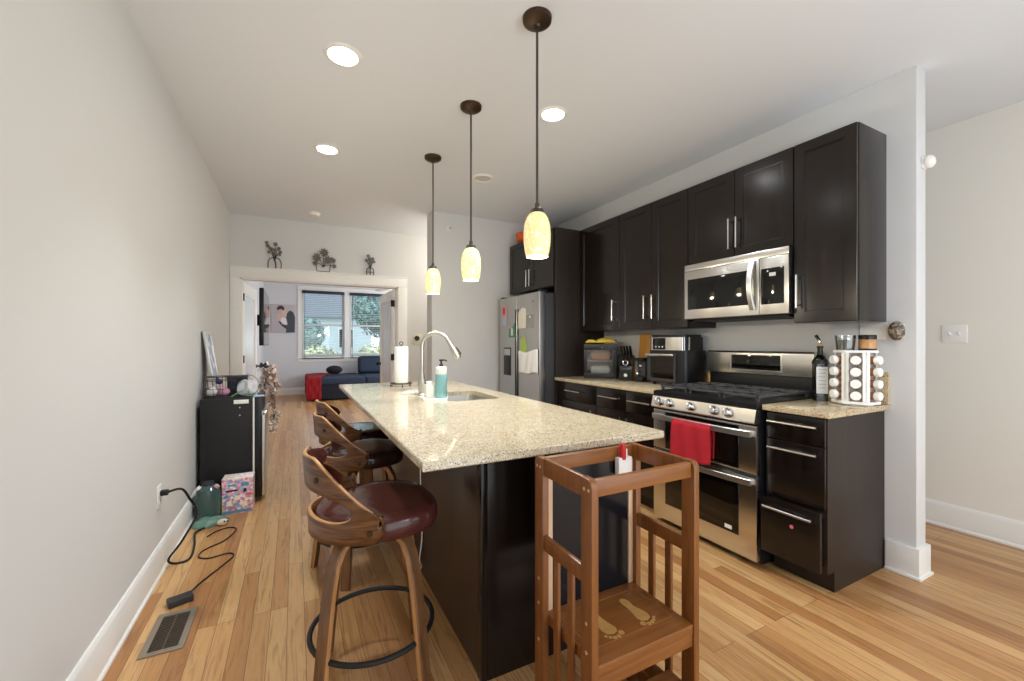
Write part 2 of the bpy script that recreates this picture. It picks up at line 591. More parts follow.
def shaker(mb, xf, y0, y1, z0, z1, t=0.02, fw=0.058, rec=0.008):
    """recessed-panel cabinet front whose face looks towards -X"""
    b = bmesh.new()
    o = mb.o

    def V(x, y, z):
        return b.verts.new(Vector((x, y, z)) - o)
    e = 0.0015

    def ring(x, d):
        return [V(x, y0 + d, z0 + d), V(x, y1 - d, z0 + d), V(x, y1 - d, z1 - d), V(x, y0 + d, z1 - d)]
    rings = [ring(xf + t, 0), ring(xf + e, 0), ring(xf, e), ring(xf, fw), ring(xf + rec * 0.55, fw + 0.002), ring(xf + rec * 0.6, fw + 0.008), ring(xf + rec, fw + 0.010)]
    for A, B_ in zip(rings, rings[1:]):
        for k in range(4):
            b.faces.new((A[k], A[(k + 1) % 4], B_[(k + 1) % 4], B_[k]))
    b.faces.new(rings[-1])
    b.faces.new(rings[0][::-1])
    bmesh.ops.recalc_face_normals(b, faces=list(b.faces))
    return mb.add(b)


def obj(name, mb, m, parent=None, loc=None, ang=35, sub=0):
    me = bpy.data.meshes.new(name)
    mb.bm.to_mesh(me)
    mb.bm.free()
    if mb.mats and any(mb.mats):
        for k in mb.mats:
            me.materials.append(k if k is not None else m)
    else:
        me.materials.append(m)
    me.polygons.foreach_set('use_smooth', [True] * len(me.polygons))
    me.set_sharp_from_angle(angle=math.radians(ang))
    o = bpy.data.objects.new(name, me)
    COL.objects.link(o)
    if parent is not None:
        o.parent = parent
    o.location = loc if loc is not None else ((0, 0, 0) if parent is not None else mb.o)
    if sub:
        md = o.modifiers.new('smooth', 'SUBSURF')
        md.levels = md.render_levels = sub
    return o


def tag(o, label, cat, group=None):
    o['label'] = label
    o['category'] = cat
    if group:
        o['group'] = group
    return o


def thing(name, label, cat, loc=(0, 0, 0), rotz=0, group=None):
    o = bpy.data.objects.new(name, None)
    COL.objects.link(o)
    o.empty_display_size = 0.05
    o.location = loc
    o.rotation_euler = (0, 0, rotz)
    return tag(o, label, cat, group)


def struct(name, mb, m, parent=None):
    o = obj(name, mb, m, parent)
    if parent is None:
        o['kind'] = 'structure'
    return o


def dup(root, loc, rotz, label, group=None):
    r = root.copy()
    COL.objects.link(r)
    r.location = loc
    r.rotation_euler = (0, 0, rotz)
    r['label'] = label
    if group:
        r['group'] = group
    for ch in list(root.children):
        c = ch.copy()
        COL.objects.link(c)
        c.parent = r
        for g in list(ch.children):
            d = g.copy()
            COL.objects.link(d)
            d.parent = c
    return r


# ------------------------------------------------------------------ the room
ZC = 2.78
XK = 3.654          # face of the kitchen wall
XR = 4.685          # hall wall
YB = 5.807          # wall with the wide doorway
YL = 11.76          # end wall of the living room
YS = 4.64           # stub wall behind the fridge
Y0 = -1.3

struct('floor', MB().box(-0.2, XR + 0.2, Y0, YL + 0.2, -0.12, 0), M['floor'])
struct('ceiling', MB().box(-0.2, XR + 0.2, Y0, YL + 0.2, ZC, ZC + 0.12), M['ceiling'])
struct('wall_left', MB().box(-0.14, 0, Y0, YB + 0.14, 0, ZC), M['wall'])
struct('wall_right', MB().box(XR, XR + 0.14, Y0, YB + 0.14, 0, ZC), M['wall_hall'])
mb = MB()
mb.box(-0.14, 0.55, Y0 - 0.14, Y0, 0, ZC)
mb.box(4.2, XR + 0.14, Y0 - 0.14, Y0, 0, ZC)
mb.box(0.55, 4.2, Y0 - 0.14, Y0, 2.15, ZC)
struct('wall_rear_baffle', mb, M['wall'])  # unseen wall with lintel, added to cut light from the open rear
struct('wall_kitchen', MB().box(XK, XK + 0.115, 1.003, YS + 0.2, 0, ZC, 0.004), M['wall'])
struct('wall_stub', MB().box(2.052, XK, YS, YS + 0.2, 0, ZC, 0.004), M['wall'])
mb = MB()
DX0, DX1, DZ = 0.10, 1.925, 2.045
mb.box(0, DX0, YB, YB + 0.14, 0, ZC)
mb.box(DX1, XR, YB, YB + 0.14, 0, ZC)
mb.box(DX0, DX1, YB, YB + 0.14, DZ, ZC)
struct('wall_back', mb, M['wall'])
# living room
struct('wall_living_left', MB().box(-0.14, 0.0, YB + 0.14, YL, 0, ZC), M['wall_cool'])
mb = MB()
mb.box(XR, XR + 0.14, YB + 0.14, 6.5, 0, ZC)
mb.box(XR, XR + 0.14, 11.4, YL, 0, ZC)
mb.box(XR, XR + 0.14, 6.5, 11.4, 2.7, ZC)
struct('wall_living_right', mb, M['wall_cool'])  # out of view; wide opening added to let more sky light in
WZ0, WZ1 = 0.93, 2.60
WINS = [(0.83, 1.82), (1.955, 2.945)]
mb = MB()
mb.box(-0.14, WINS[0][0], YL, YL + 0.16, 0, ZC)
mb.box(WINS[0][1], WINS[1][0], YL, YL + 0.16, 0, ZC)
mb.box(WINS[1][1], XR + 0.14, YL, YL + 0.16, 0, ZC)
for a, b in WINS:
    mb.box(a, b, YL, YL + 0.16, 0, WZ0)
    mb.box(a, b, YL, YL + 0.16, WZ1, ZC)
struct('wall_living_end', mb, M['wall_cool'])


def baseboard(name, pts_fn):
    struct(name, pts_fn, M['trim'])


def bb_y(mb, x, sgn, y0, y1, h=0.165):
    """profile running along Y on a wall face at x, sgn = direction into the room"""
    o = [(0, 0), (0.024, 0), (0.024, 0.012), (0.016, 0.022), (0.016, h - 0.022), (0.012, h - 0.010), (0.006, h), (0, h)]
    return mb.prism([(x + sgn * a, z) for a, z in o], 'Y', y0, y1)


def bb_x(mb, y, sgn, x0, x1, h=0.165):
    o = [(0, 0), (0.024, 0), (0.024, 0.012), (0.016, 0.022), (0.016, h - 0.022), (0.012, h - 0.010), (0.006, h), (0, h)]
    return mb.prism([(y + sgn * a, z) for a, z in o], 'X', x0, x1)


struct('baseboard_left', bb_y(MB(), 0, 1, Y0, YB), M['trim'])
struct('baseboard_right', bb_y(MB(), XR, -1, Y0, YB), M['trim'])
mb = MB()
for d, h0, h1, bv in ((0.026, 0, 0.016, 0.004), (0.017, 0, 0.165, 0.004)):
    mb.box(XK - d, XK + 0.115 + d, 1.003 - d, 1.134, h0, h1, bv)
    mb.box(XK + 0.06, XK + 0.115 + d, 1.14, YS, h0, h1, bv)
struct('baseboard_kitchen', mb, M['trim'])
mb = MB()
bb_x(mb, YS, -1, 2.052, 2.8)
bb_y(mb, 2.052, -1, YS, YS + 0.2)
struct('baseboard_stub', mb, M['trim'])
mb = MB()
bb_x(mb, YL, -1, 0, XR)
struct('baseboard_living_end', mb, M['trim'])
struct('baseboard_living_left', bb_y(MB(), 0, 1, YB + 0.14, YL), M['trim'])

# casing round the wide doorway, with jamb lining
mb = MB()
cw = 0.118
mb.box(DX0 - 0.096, DX0 + 0.004, YB - 0.02, YB, 0, DZ - 0.004, 0.003)
mb.box(DX1 - 0.004, DX1 + cw, YB - 0.02, YB, 0, DZ - 0.004, 0.003)
mb.box(DX0 - 0.096, DX1 + cw, YB - 0.022, YB, DZ - 0.004, DZ + 0.128, 0.003)
mb.box(DX0 - 0.096, DX1 + cw + 0.004, YB - 0.030, YB, DZ + 0.116, DZ + 0.13, 0.003)
mb.box(DX0, DX0 + 0.02, YB, YB + 0.14, 0, DZ)
mb.box(DX1 - 0.02, DX1, YB, YB + 0.14, 0, DZ)
mb.box(DX0, DX1, YB, YB + 0.14, DZ - 0.02, DZ)
struct('trim_1', mb, M['trim'])


def french_leaf(name, hx, rot, wid):
    e = bpy.data.objects.new(name, None)
    COL.objects.link(e)
    e['kind'] = 'structure'
    e.location = (hx, YB + 0.145, 0)
    e.rotation_euler = (0, 0, rot)
    t, h, z0 = 0.036, DZ - 0.03, 0.012
    mb = MB()
    sw = 0.115
    mb.box(0, sw, 0, t, z0, h, 0.002)
    mb.box(wid - sw, wid, 0, t, z0, h, 0.002)
    mb.box(sw, wid - sw, 0, t, h - 0.13, h, 0.002)
    mb.box(sw, wid - sw, 0, t, z0, 0.25, 0.002)
    for a, b, c, d in ((sw, sw + 0.02, 0.25, h - 0.13), (wid - sw - 0.02, wid - sw, 0.25, h - 0.13), (sw, wid - sw, 0.25, 0.27), (sw, wid - sw, h - 0.15, h - 0.13)):
        mb.box(a, b, 0.008, t - 0.008, c, d, 0.003)
    obj('door_frame', mb, M['trim'], e)
    obj('door_pane', MB().box(sw + 0.01, wid - sw - 0.01, t / 2 - 0.003, t / 2 + 0.003, 0.26, h - 0.14), M['door_glass'], e)
    for z in (0.22, 1.08, 1.83):
        obj('door_hinge', MB().box(-0.012, 0.03, -0.008, t + 0.008, z - 0.045, z + 0.045, 0.003), M['black_matt'], e)
    k = MB()
    for sg in (-1, 1):
        yy = t / 2 + sg * t / 2
        k.lathe([(0.026, 0), (0.026, 0.006), (0.010, 0.010), (0.010, 0.03), (0.026, 0.040), (0.028, 0.052), (0.018, 0.062), (0.0, 0.064)], (wid - 0.055, yy, 0.955), 16,
                T=Matrix.Rotation(-sg * PI / 2, 4, 'X'))
    obj('door_knob', k, M['black_matt'], e)
    return e


french_leaf('door_1', DX0 + 0.022, math.radians(85), 0.90)
dd = french_leaf('door_2', DX1 - 0.022 - 0.0, math.radians(90), 0.90)

# windows of the living room
for wi, (a, b) in enumerate(WINS):
    f = MB()
    y = YL
    f.box(a, a + 0.045, y + 0.04, y + 0.12, WZ0, WZ1, 0.003)
    f.box(b - 0.045, b, y + 0.04, y + 0.12, WZ0, WZ1, 0.003)
    f.box(a + 0.045, b - 0.045, y + 0.04, y + 0.12, WZ0, WZ0 + 0.06, 0.003)
    f.box(a + 0.045, b - 0.045, y + 0.04, y + 0.12, WZ1 - 0.05, WZ1, 0.003)
    f.box(a + 0.045, b - 0.045, y + 0.05, y + 0.10, 1.715, 1.765, 0.003)
    w = struct('window_%d' % (wi + 1), f, M['trim'])
    obj('window_pane', MB().box(a + 0.04, b - 0.04, y + 0.078, y + 0.084, WZ0 + 0.05, WZ1 - 0.04), M['pane'], w)
    bl = thing('window_blind', ['slatted blind with a dark top rail over the window nearer the hung photo print',
                                'slatted blind with a dark top rail over the window behind the sofa back pillow'][wi], 'blind', ((a + b) / 2, y - 0.045, WZ0), 0, 'blinds on the living room windows')
    hw = (b - a) / 2 + 0.0
    hh = WZ1 - WZ0
    obj('head_rail', MB().box(-hw, hw, -0.03, 0.03, hh - 0.07, hh + 0.0, 0.004), M['blind_dark'], bl)
    n = 34
    s = MB()
    for k in range(n):
        z = 0.03 + (hh - 0.12) * k / (n - 1)
        T = Matrix.Translation((0, 0, z)) @ Matrix.Rotation(math.radians(8), 4, 'X')
        s.box(-hw + 0.01, hw - 0.01, -0.024, 0.024, -0.0015, 0.0015, T=T)
    obj('slats', s, M['blind_slat'], bl)
    obj('bottom_rail', MB().box(-hw + 0.005, hw - 0.005, -0.026, 0.026, -0.05, -0.03, 0.004), M['blind_dark'], bl)
    for xx in (-hw + 0.06, hw - 0.06):
        obj('ladder_cord', MB().cyl((xx, -0.028, -0.03), (xx, -0.028, hh - 0.07), 0.005, 6), M['blind_dark'], bl)
a, b = WINS[0][0], WINS[1][1]
mb = MB()
for x0, x1 in ((a - 0.10, a), (WINS[0][1], WINS[1][0]), (b, b + 0.10)):
    mb.box(x0, x1, YL - 0.02, YL, WZ0, WZ1, 0.003)
mb.box(a - 0.10, b + 0.10, YL - 0.022, YL, WZ1, WZ1 + 0.11, 0.003)
mb.box(a - 0.13, b + 0.13, YL - 0.06, YL, WZ0 - 0.035, WZ0, 0.006)
mb.box(a - 0.10, b + 0.10, YL - 0.018, YL, WZ0 - 0.12, WZ0 - 0.035, 0.003)
struct('trim_2', mb, M['trim'])

# ------------------------------------------------------------------ outdoors beyond the windows
gm = MB()
gm.box(-30, 34, YL + 0.3, 60, -0.6, -0.3)
g_ = struct('ground', gm, M['outdoor_grass'])


def leafy(mb, c, r, n, sz, rnd, sx=1, sy=1, sz_=1):
    b = bmesh.new()
    for _ in range(n):
        d = Vector((rnd.gauss(0, 1), rnd.gauss(0, 1), rnd.gauss(0, 1))).normalized()
        q = r * (0.55 + 0.45 * rnd.random())
        p = Vector(c) + Vector((d.x * q * sx, d.y * q * sy, d.z * q * sz_))
        u = Vector((rnd.gauss(0, 1), rnd.gauss(0, 1), rnd.gauss(0, 1))).normalized()
        v = d.cross(u).normalized()
        u = v.cross(d).normalized()
        k = sz * (0.6 + 0.8 * rnd.random())
        b.faces.new([b.verts.new(p - mb.o + u * k), b.verts.new(p - mb.o + v * k * 0.5), b.verts.new(p - mb.o - u * k), b.verts.new(p - mb.o - v * k * 0.5)])
    return mb.add(b)


def tree(x, y, h, r, m, label, name='garden_tree', base=-0.3):
    t = thing(name, label, 'tree', (x, y, base), 0)
    obj('trunk', MB().tube([(0, 0, 0), (0.05, 0, h * 0.35), (0, 0.05, h * 0.75)], [0.16, 0.12, 0.05], 8), M['bark'], t)
    c = MB()
    leafy(c, (0, 0, h * 0.62), r, 2600, 0.16, R, 1, 1, 1.15)
    c.ball((0, 0, h * 0.62), r * 0.5, sz=1.15)
    obj('crown', c, m, t)


tree(4.3, 20.5, 5.3, 1.35, M['leaf_teal'], 'blue-green evergreen tree outside the window behind the sofa pillow')
tree(1.35, 24.0, 3.3, 0.75, M['leaf_teal'], 'smaller blue-green tree outside the window beside the photo print', 'garden_tree')
for k, (x, y, r, lab) in enumerate([(1.35, 16.2, 0.80, 'yellowing bush low outside the window beside the photo print'),
                                    (3.35, 16.2, 0.82, 'yellowing bush low outside the window behind the sofa pillow')]):
    t = thing('garden_bush', lab, 'bush', (x, y, -0.3), 0)
    c = MB()
    leafy(c, (0, 0, r * 0.9), r, 1700, 0.09, R, 1.15, 1, 1.05)
    c.ball((0, 0, r * 0.85), r * 0.6, sx=1.1)
    obj('leafy_mass', c, M['leaf_yellow'], t)
    obj('stem', MB().cyl((0, 0, 0), (0, 0, r * 0.5), 0.04, 8), M['bark'], t)
t = thing('neighbour_house', 'pale sided house with a grey gable roof seen through the blinds', 'house', (2.0, 31, -0.3))
obj('house_wall', MB().box(-4.5, 3.5, 0, 6, 0, 3.3), M['siding'], t)
obj('house_roof', MB().prism([(-0.4, 3.3), (6.4, 3.3), (3.0, 5.6)], 'X', -4.9, 3.9), M['roof'], t)
for x in (-3.0, -0.6, 1.8):
    w = obj('house_window', MB().box(x - 0.5, x + 0.5, -0.05, 0.02, 1.2, 2.6, 0.01), M['trim'], t)
    obj('house_window_pane', MB().box(x - 0.42, x + 0.42, -0.06, -0.04, 1.28, 2.52), M['black_gloss'], w)

# ------------------------------------------------------------------ ceiling fixtures
for (x, y, lab) in ((0.893, 2.348, 'lit recessed ceiling light nearer the camera, between the plain wall and the pendants'),
                    (2.175, 2.317, 'lit recessed ceiling light on the stove side of the pendants'),
                    (0.891, 3.542, 'lit recessed ceiling light farther in, between the plain wall and the pendants')):
    t = thing('recessed_light', lab, 'ceiling light', (x, y, ZC), 0, 'lit recessed ceiling lights')
    obj('trim_ring', MB().lathe([(0.070, -0.002), (0.074, -0.009), (0.088, -0.007), (0.096, -0.0005), (0.096, 0.004), (0.070, 0.004)], seg=32, cap=False), M['white'], t)
    obj('lens', MB().lathe([(0.0, -0.004), (0.072, -0.003), (0.072, 0.002), (0, 0.002)], seg=32), M['downlight'], t)
    wide = x > 2
    lamp('recessed_light_glow', 'SPOT', (x, y, ZC - 0.03), 90 if wide else 46, (0.88, 0.95, 1.0), 0.07, (0, 0, 0), math.radians(135 if wide else 95))
t = thing('ceiling_speaker', 'unlit round white ceiling fitting behind the pendants', 'ceiling fitting', (2.192, 3.509, ZC))
obj('trim_ring', MB().lathe([(0.072, -0.004), (0.078, -0.011), (0.090, -0.008), (0.098, -0.0005), (0.098, 0.004), (0.072, 0.004)], seg=32, cap=False), M['white'], t)
obj('cover', MB().lathe([(0, -0.006), (0.05, -0.006), (0.074, -0.003), (0.074, 0.002), (0, 0.002)], seg=32), M['grey_lens'], t)
t = thing('smoke_detector', 'round white smoke detector on the ceiling near the wide doorway', 'smoke detector', (0.866, 5.353, ZC))
obj('housing', MB().lathe([(0, -0.040), (0.045, -0.040), (0.058, -0.032), (0.064, -0.010), (0.070, -0.006), (0.070, 0), (0, 0)], seg=28), M['white'], t)
obj('sensor_ring', MB().lathe([(0.030, -0.041), (0.036, -0.044), (0.042, -0.041)], seg=28, cap=False), M['cream'], t)

PEND = [(1.665, 1.667, 'pendant lamp nearest the camera, with a large mottled amber glass shade'),
        (1.662, 2.479, 'middle pendant lamp of the row, hanging over the sink'),
        (1.661, 3.299, 'pendant lamp at the doorway end of the row over the island')]
pl0 = None
for (x, y, lab) in PEND:
    if pl0 is None:
        t = pl0 = thing('pendant_lamp', lab.replace('nearest the camera', 'closest to the toddler tower'), 'pendant lamp', (x, y, ZC), 0, 'pendant lamps over the island')
        obj('canopy', MB().lathe([(0, -0.045), (0.012, -0.045), (0.018, -0.036), (0.05, -0.030), (0.066, -0.018), (0.068, 0), (0, 0)], seg=32), M['bronze'], t)
        obj('rod', MB().cyl((0, 0, -0.04), (0, 0, -0.885), 0.006, 10), M['rod'], t)
        obj('socket_cap', MB().lathe([(0, -0.855), (0.010, -0.858), (0.012, -0.878), (0.028, -0.886), (0.033, -0.904), (0.030, -0.908), (0, -0.908)], seg=24), M['rod'], t)
        prof = [(0.026, -0.900), (0.041, -0.913), (0.052, -0.933), (0.060, -0.960), (0.0635, -1.0), (0.062, -1.04), (0.057, -1.08), (0.050, -1.106), (0.047, -1.106), (0.054, -1.078), (0.059, -1.04), (0.0605, -1.0), (0.057, -0.960), (0.049, -0.935), (0.037, -0.915)]
        obj('lamp_shade', MB().lathe(prof, seg=36, cap=False), M['glow'], t)
        bulb = MB().lathe([(0, -1.085), (0.02, -1.075), (0.028, -1.05), (0.024, -1.02), (0.013, -0.99), (0.013, -0.90), (0, -0.90)], seg=18)
        obj('bulb', bulb, M['bulb'], t)
    else:
        dup(pl0, (x, y, ZC), 0.7 * y, lab)
    lamp('pendant_glow', 'POINT', (x, y, ZC - 1.15), 9, (1.0, 0.88, 0.68), 0.04)

t = thing('ceiling_fan', 'white ceiling fan in the living room glimpsed above the glass door', 'ceiling fan', (2.45, 9.2, ZC))
obj('downrod', MB().cyl((0, 0, 0), (0, 0, -0.24), 0.014, 10), M['white'], t)
obj('motor', MB().lathe([(0, -0.22), (0.07, -0.23), (0.10, -0.27), (0.10, -0.33), (0.06, -0.37), (0, -0.37)], seg=24), M['white'], t)
for k in range(5):
    T = Matrix.Rotation(2 * PI * k / 5 + 0.5, 4, 'Z') @ Matrix.Translation((0, 0, -0.32)) @ Matrix.Rotation(math.radians(12), 4, 'X')
    obj('fan_blade', MB().box(0.09, 0.66, -0.06, 0.06, -0.004, 0.004, 0.003, T=T), M['white'], t)

# ------------------------------------------------------------------ kitchen run: upper cabinets
XU = 3.324
UZ0, UZ1 = 1.395, 2.458


def pull(parent, p0, p1, m='nickel', out=0.03):
    """bar pull standing off towards -X between two points on the front face"""
    p0, p1 = Vector(p0), Vector(p1)
    o = MB((0, 0, 0))
    off = Vector((-out, 0, 0))
    d = (p1 - p0).normalized()
    o.tube([p0 + off - d * 0.018, p1 + off + d * 0.018], 0.0062, 10)
    for p in (p0, p1):
        o.cyl(p, p + off, 0.005, 8)
    return obj('handle', o, M[m], parent)


def cabinet(name, label, y0, y1, z0, z1, xf, xb, group, doors, body='espresso'):
    """doors: list of (kind, y0, y1, z0, z1, handle p0 (y,z), handle p1 (y,z), pull-out)"""
    cx, cy = (xf + xb) / 2, (y0 + y1) / 2
    base = Vector((cx, cy, z0))
    t = thing(name, label, 'cabinet', base, 0, group)
    xb -= 0.004
    obj('cabinet_body', MB(base).box(xf + 0.021, xb, y0, y1, z0, z1, 0.001), M[body], t)
    for (kind, a, b, c, d, h0, h1, out) in doors:
        m = MB(base)
        x = xf - out
        if kind == 'door':
            shaker(m, x, a, b, c, d)
        else:
            m.box(x, x + 0.02, a, b, c, d, 0.0025)
            if out > 0.005:
                m.box(x + 0.02, xf + 0.03, a + 0.012, b - 0.012, c + 0.03, d - 0.03)
        dr = obj('door' if kind == 'door' else 'drawer', m, M['espresso'], t)
        if h0:
            pull(dr, Vector((x, h0[0], h0[1])) - base, Vector((x, h1[0], h1[1])) - base)
    return t


UG = 'dark upper cabinets'
g = 0.0025
cabinet('upper_cabinet', 'tall dark single-door upper cabinet at the open end, with a plain side panel', 1.135, 1.455, UZ0, UZ1, XU, XK, UG,
        [('door', 1.135 + g, 1.455 - g, UZ0 + g, UZ1 - g, (1.425, 1.50), (1.425, 1.66), 0)])
ub = 1.862
cabinet('upper_cabinet', 'short two-door dark upper cabinet directly above the microwave', 1.457, 2.216, ub, UZ1, XU, XK, UG,
        [('door', 1.457 + g, 1.835 - g, ub + g, UZ1 - g, (1.865 - 0.058, 1.935), (1.865 - 0.058, 2.105), 0),
         ('door', 1.835 + g, 2.216 - g, ub + g, UZ1 - g, (1.862, 1.935), (1.862, 2.105), 0)])
cabinet('upper_cabinet', 'two-door dark upper cabinet above the black countertop oven', 2.218, 2.972, UZ0, UZ1, XU, XK, UG,
        [('door', 2.218 + g, 2.583 - g, UZ0 + g, UZ1 - g, (2.555, 1.50), (2.555, 1.66), 0),
         ('door', 2.583 + g, 2.972 - g, UZ0 + g, UZ1 - g, (2.645, 1.50), (2.645, 1.66), 0)])
cabinet('upper_cabinet', 'wide single-door dark upper cabinet above the bread box, next to the fridge panel', 2.974, 3.573, UZ0, UZ1, XU, XK, UG,
        [('door', 2.974 + g, 3.573 - g, UZ0 + g, UZ1 - g, (3.045, 1.50), (3.045, 1.66), 0)])
XF = 3.015
cabinet('upper_cabinet', 'deep two-door dark cabinet above the steel refrigerator', 3.605, 4.585, 1.865, UZ1, XF, XK, UG,
        [('door', 3.605 + g, 4.095 - g, 1.865 + g, UZ1 - g, (4.06, 1.93), (4.06, 2.08), 0),
         ('door', 4.095 + g, 4.585 - g, 1.865 + g, UZ1 - g, (4.13, 1.93), (4.13, 2.08), 0)])
tag(obj('cabinet_panel', MB((3.33, 3.59, 0)).box(3.025, XK - 0.003, 3.576, 3.599, 0, UZ1, 0.001), M['espresso_matt']), 'tall dark wood panel standing between the refrigerator and the bread box', 'cabinet panel')

# base cabinets
XB = 3.03
BG = 'dark base cabinets'


def base_cabinet(label, y0, y1, fronts, end_panel=False):
    base = Vector(((XB + XK) / 2, (y0 + y1) / 2, 0))
    t = thing('base_cabinet', label, 'cabinet', base, 0, BG)
    b = MB(base)
    b.prism([(XB + 0.021, 0.885), (XK - 0.004, 0.885), (XK - 0.004, 0.0), (XB + 0.085, 0.0), (XB + 0.085, 0.105), (XB + 0.021, 0.105)], 'Y', y0, y1)
    obj('cabinet_body', b, M['espresso_matt'], t)
    for (kind, a, b_, c, d, h0, h1, out) in fronts:
        m = MB(base)
        x = XB - out
        if kind == 'door':
            shaker(m, x, a, b_, c, d)
        else:
            m.box(x, x + 0.02, a, b_, c, d, 0.003)
            if out > 0.005:
                m.box(x + 0.02, XB + 0.03, a + 0.012, b_ - 0.012, c + 0.02, d - 0.04)
        dr = obj('door' if kind == 'door' else 'drawer', m, M['espresso'], t)
        if h0:
            pull(dr, Vector((x, h0[0], h0[1])) - base, Vector((x, h1[0], h1[1])) - base)
    return t


bt = base_cabinet('dark three-drawer base cabinet at the open end, lowest drawer ajar', 1.149, 1.452,
                  [('drawer', 1.152, 1.449, 0.738, 0.876, (1.195, 0.830), (1.405, 0.830), 0),
                   ('drawer', 1.152, 1.449, 0.425, 0.732, (1.195, 0.690), (1.405, 0.690), 0),
                   ('drawer', 1.152, 1.449, 0.122, 0.418, (1.195, 0.375), (1.405, 0.375), 0.045)])
obj('round_sticker', MB((bt.location)).lathe([(0, 0), (0.010, 0.0), (0.010, 0.001), (0, 0.001)], (XB - 0.0452, 1.285, 0.305), 16, T=Matrix.Rotation(-PI / 2, 4, 'Y')), M['box_pink'], bt)
base_cabinet('dark base cabinet with one drawer over a door, against the range', 2.236, 2.577,
             [('drawer', 2.239, 2.574, 0.715, 0.876, (2.31, 0.805), (2.51, 0.805), 0), ('door', 2.239, 2.574, 0.112, 0.709, (2.54, 0.49), (2.54, 0.65), 0)])
base_cabinet('dark base cabinet with one drawer over a door, second from the range', 2.577, 2.946,
             [('drawer', 2.58, 2.943, 0.715, 0.876, (2.665, 0.805), (2.865, 0.805), 0), ('door', 2.58, 2.943, 0.112, 0.709, (2.615, 0.49), (2.615, 0.65), 0)])
base_cabinet('dark base cabinet with one drawer over a door, against the tall fridge panel', 2.946, 3.575,
             [('drawer', 2.949, 3.572, 0.715, 0.876, (3.17, 0.805), (3.37, 0.805), 0), ('door', 2.949, 3.572, 0.112, 0.709, (2.99, 0.49), (2.99, 0.65), 0)])
XC = 3.006
tag(obj('countertop', MB((3.3, 1.29, 0.885)).box(XC, XK, 1.122, 1.455, 0.885, 0.915, 0.003), M['granite_tan']), 'short speckled granite countertop under the spice rack', 'countertop')
tag(obj('countertop', MB((3.3, 2.9, 0.885)).box(XC, XK, 2.234, 3.576, 0.885, 0.915, 0.003), M['granite_tan']), 'speckled granite countertop under the bread box and countertop oven', 'countertop')
tag(obj('backsplash_strip', MB((3.644, 1.29, 0.915)).box(3.634, XK, 1.126, 1.455, 0.915, 1.095, 0.002), M['granite_tan']), 'low granite backsplash strip on the wall behind the spice rack', 'backsplash')
tag(obj('backsplash_strip', MB((3.644, 2.9, 0.915)).box(3.634, XK, 2.236, 3.576, 0.915, 1.015, 0.002), M['granite_tan']), 'low granite backsplash strip behind the knife block', 'backsplash')

# ------------------------------------------------------------------ microwave
B0 = Vector((3.47, 1.835, 1.455))
t = thing('microwave', 'stainless steel over-the-range microwave with a curved vertical handle', 'microwave', B0)
y0, y1, z0, z1 = 1.461, 2.214, 1.455, 1.858
obj('housing', MB(B0).box(3.315, XK, y0, y1, z0, z1, 0.004), M['black'], t)
obj('vent_strip', MB(B0).box(3.286, 3.315, y0, y1, 1.812, z1, 0.003), M['steel'], t)
yd = 1.640
dm = MB(B0)
dm.box(3.284, 3.315, yd + 0.001, y1, z0, 1.809, 0.004)
d = obj('door', dm, M['steel'], t)
obj('window', MB(B0).box(3.2825, 3.290, yd + 0.058, y1 - 0.030, z0 + 0.068, 1.748, 0.002), M['black_gloss'], d)
hp = []
for k in range(13):
    u = k / 12
    z = z0 + 0.035 + u * 0.315
    hp.append((3.284 - 0.010 - 0.035 * math.sin(PI * u), yd + 0.038, z))
obj('handle', MB(B0).tube(hp, 1.0, flat=(0.016, 0.034), up=(0, 1, 0)), M['steel_soft'], d)
cp = obj('control_panel', MB(B0).box(3.284, 3.315, y0, yd - 0.001, z0, 1.809, 0.004), M['steel'], t)
obj('keypad', MB(B0).box(3.2825, 3.290, y0 + 0.026, yd - 0.012, z0 + 0.062, 1.742, 0.002), M['black_gloss'], cp)
obj('display', MB(B0).box(3.2818, 3.286, y0 + 0.075, y0 + 0.115, 1.690, 1.712, 0.001), M['grey_lens'], cp)
obj('underside_grille', MB(B0).box(3.34, XK - 0.02, y0 + 0.03, y1 - 0.03, z0 - 0.018, z0, 0.004), M['black_matt'], t)

# ------------------------------------------------------------------ gas range
B0 = Vector((3.3, 1.845, 0))
t = thing('gas_range', 'stainless steel double-oven gas range between the two granite countertops', 'range', B0)
y0, y1 = 1.464, 2.226
ym = (y0 + y1) / 2
obj('range_body', MB(B0).box(3.005, 3.63, y0, y1, 0.035, 0.885, 0.003), M['navy_black'], t)
obj('toe_kick', MB(B0).box(3.06, 3.6, y0 + 0.02, y1 - 0.02, 0.0, 0.04), M['black_matt'], t)
cm = MB(B0)
cm.prism([(2.972, 0.893), (2.972, 0.921), (2.985, 0.926), (3.60, 0.926), (3.60, 0.885), (3.0, 0.885)], 'Y', y0, y1)
obj('cooktop', cm, M['black'], t)
pm = MB(B0)
pm.prism([(3.005, 0.892), (2.974, 0.892), (2.966, 0.888), (2.948, 0.820), (2.952, 0.812), (3.005, 0.812)], 'Y', y0, y1)
cp = obj('control_panel', pm, M['steel'], t)
nrm = Vector((-math.cos(0.26), 0, math.sin(0.26)))
for ky in (2.156, 2.068, 1.893, 1.722, 1.628):
    c = Vector((2.957, ky, 0.852))
    T = nrm.to_track_quat('Z', 'Y').to_matrix().to_4x4()
    k = MB(B0)
    k.lathe([(0.029, 0), (0.029, 0.006), (0.024, 0.010), (0.021, 0.030), (0.018, 0.034), (0, 0.034)], c, 20, T=T)
    k.box(-0.005, 0.005, -0.020, 0.020, 0.028, 0.044, 0.002, T=Matrix.Translation(c - B0) @ T)
    obj('knob', k, M['chrome'], cp)


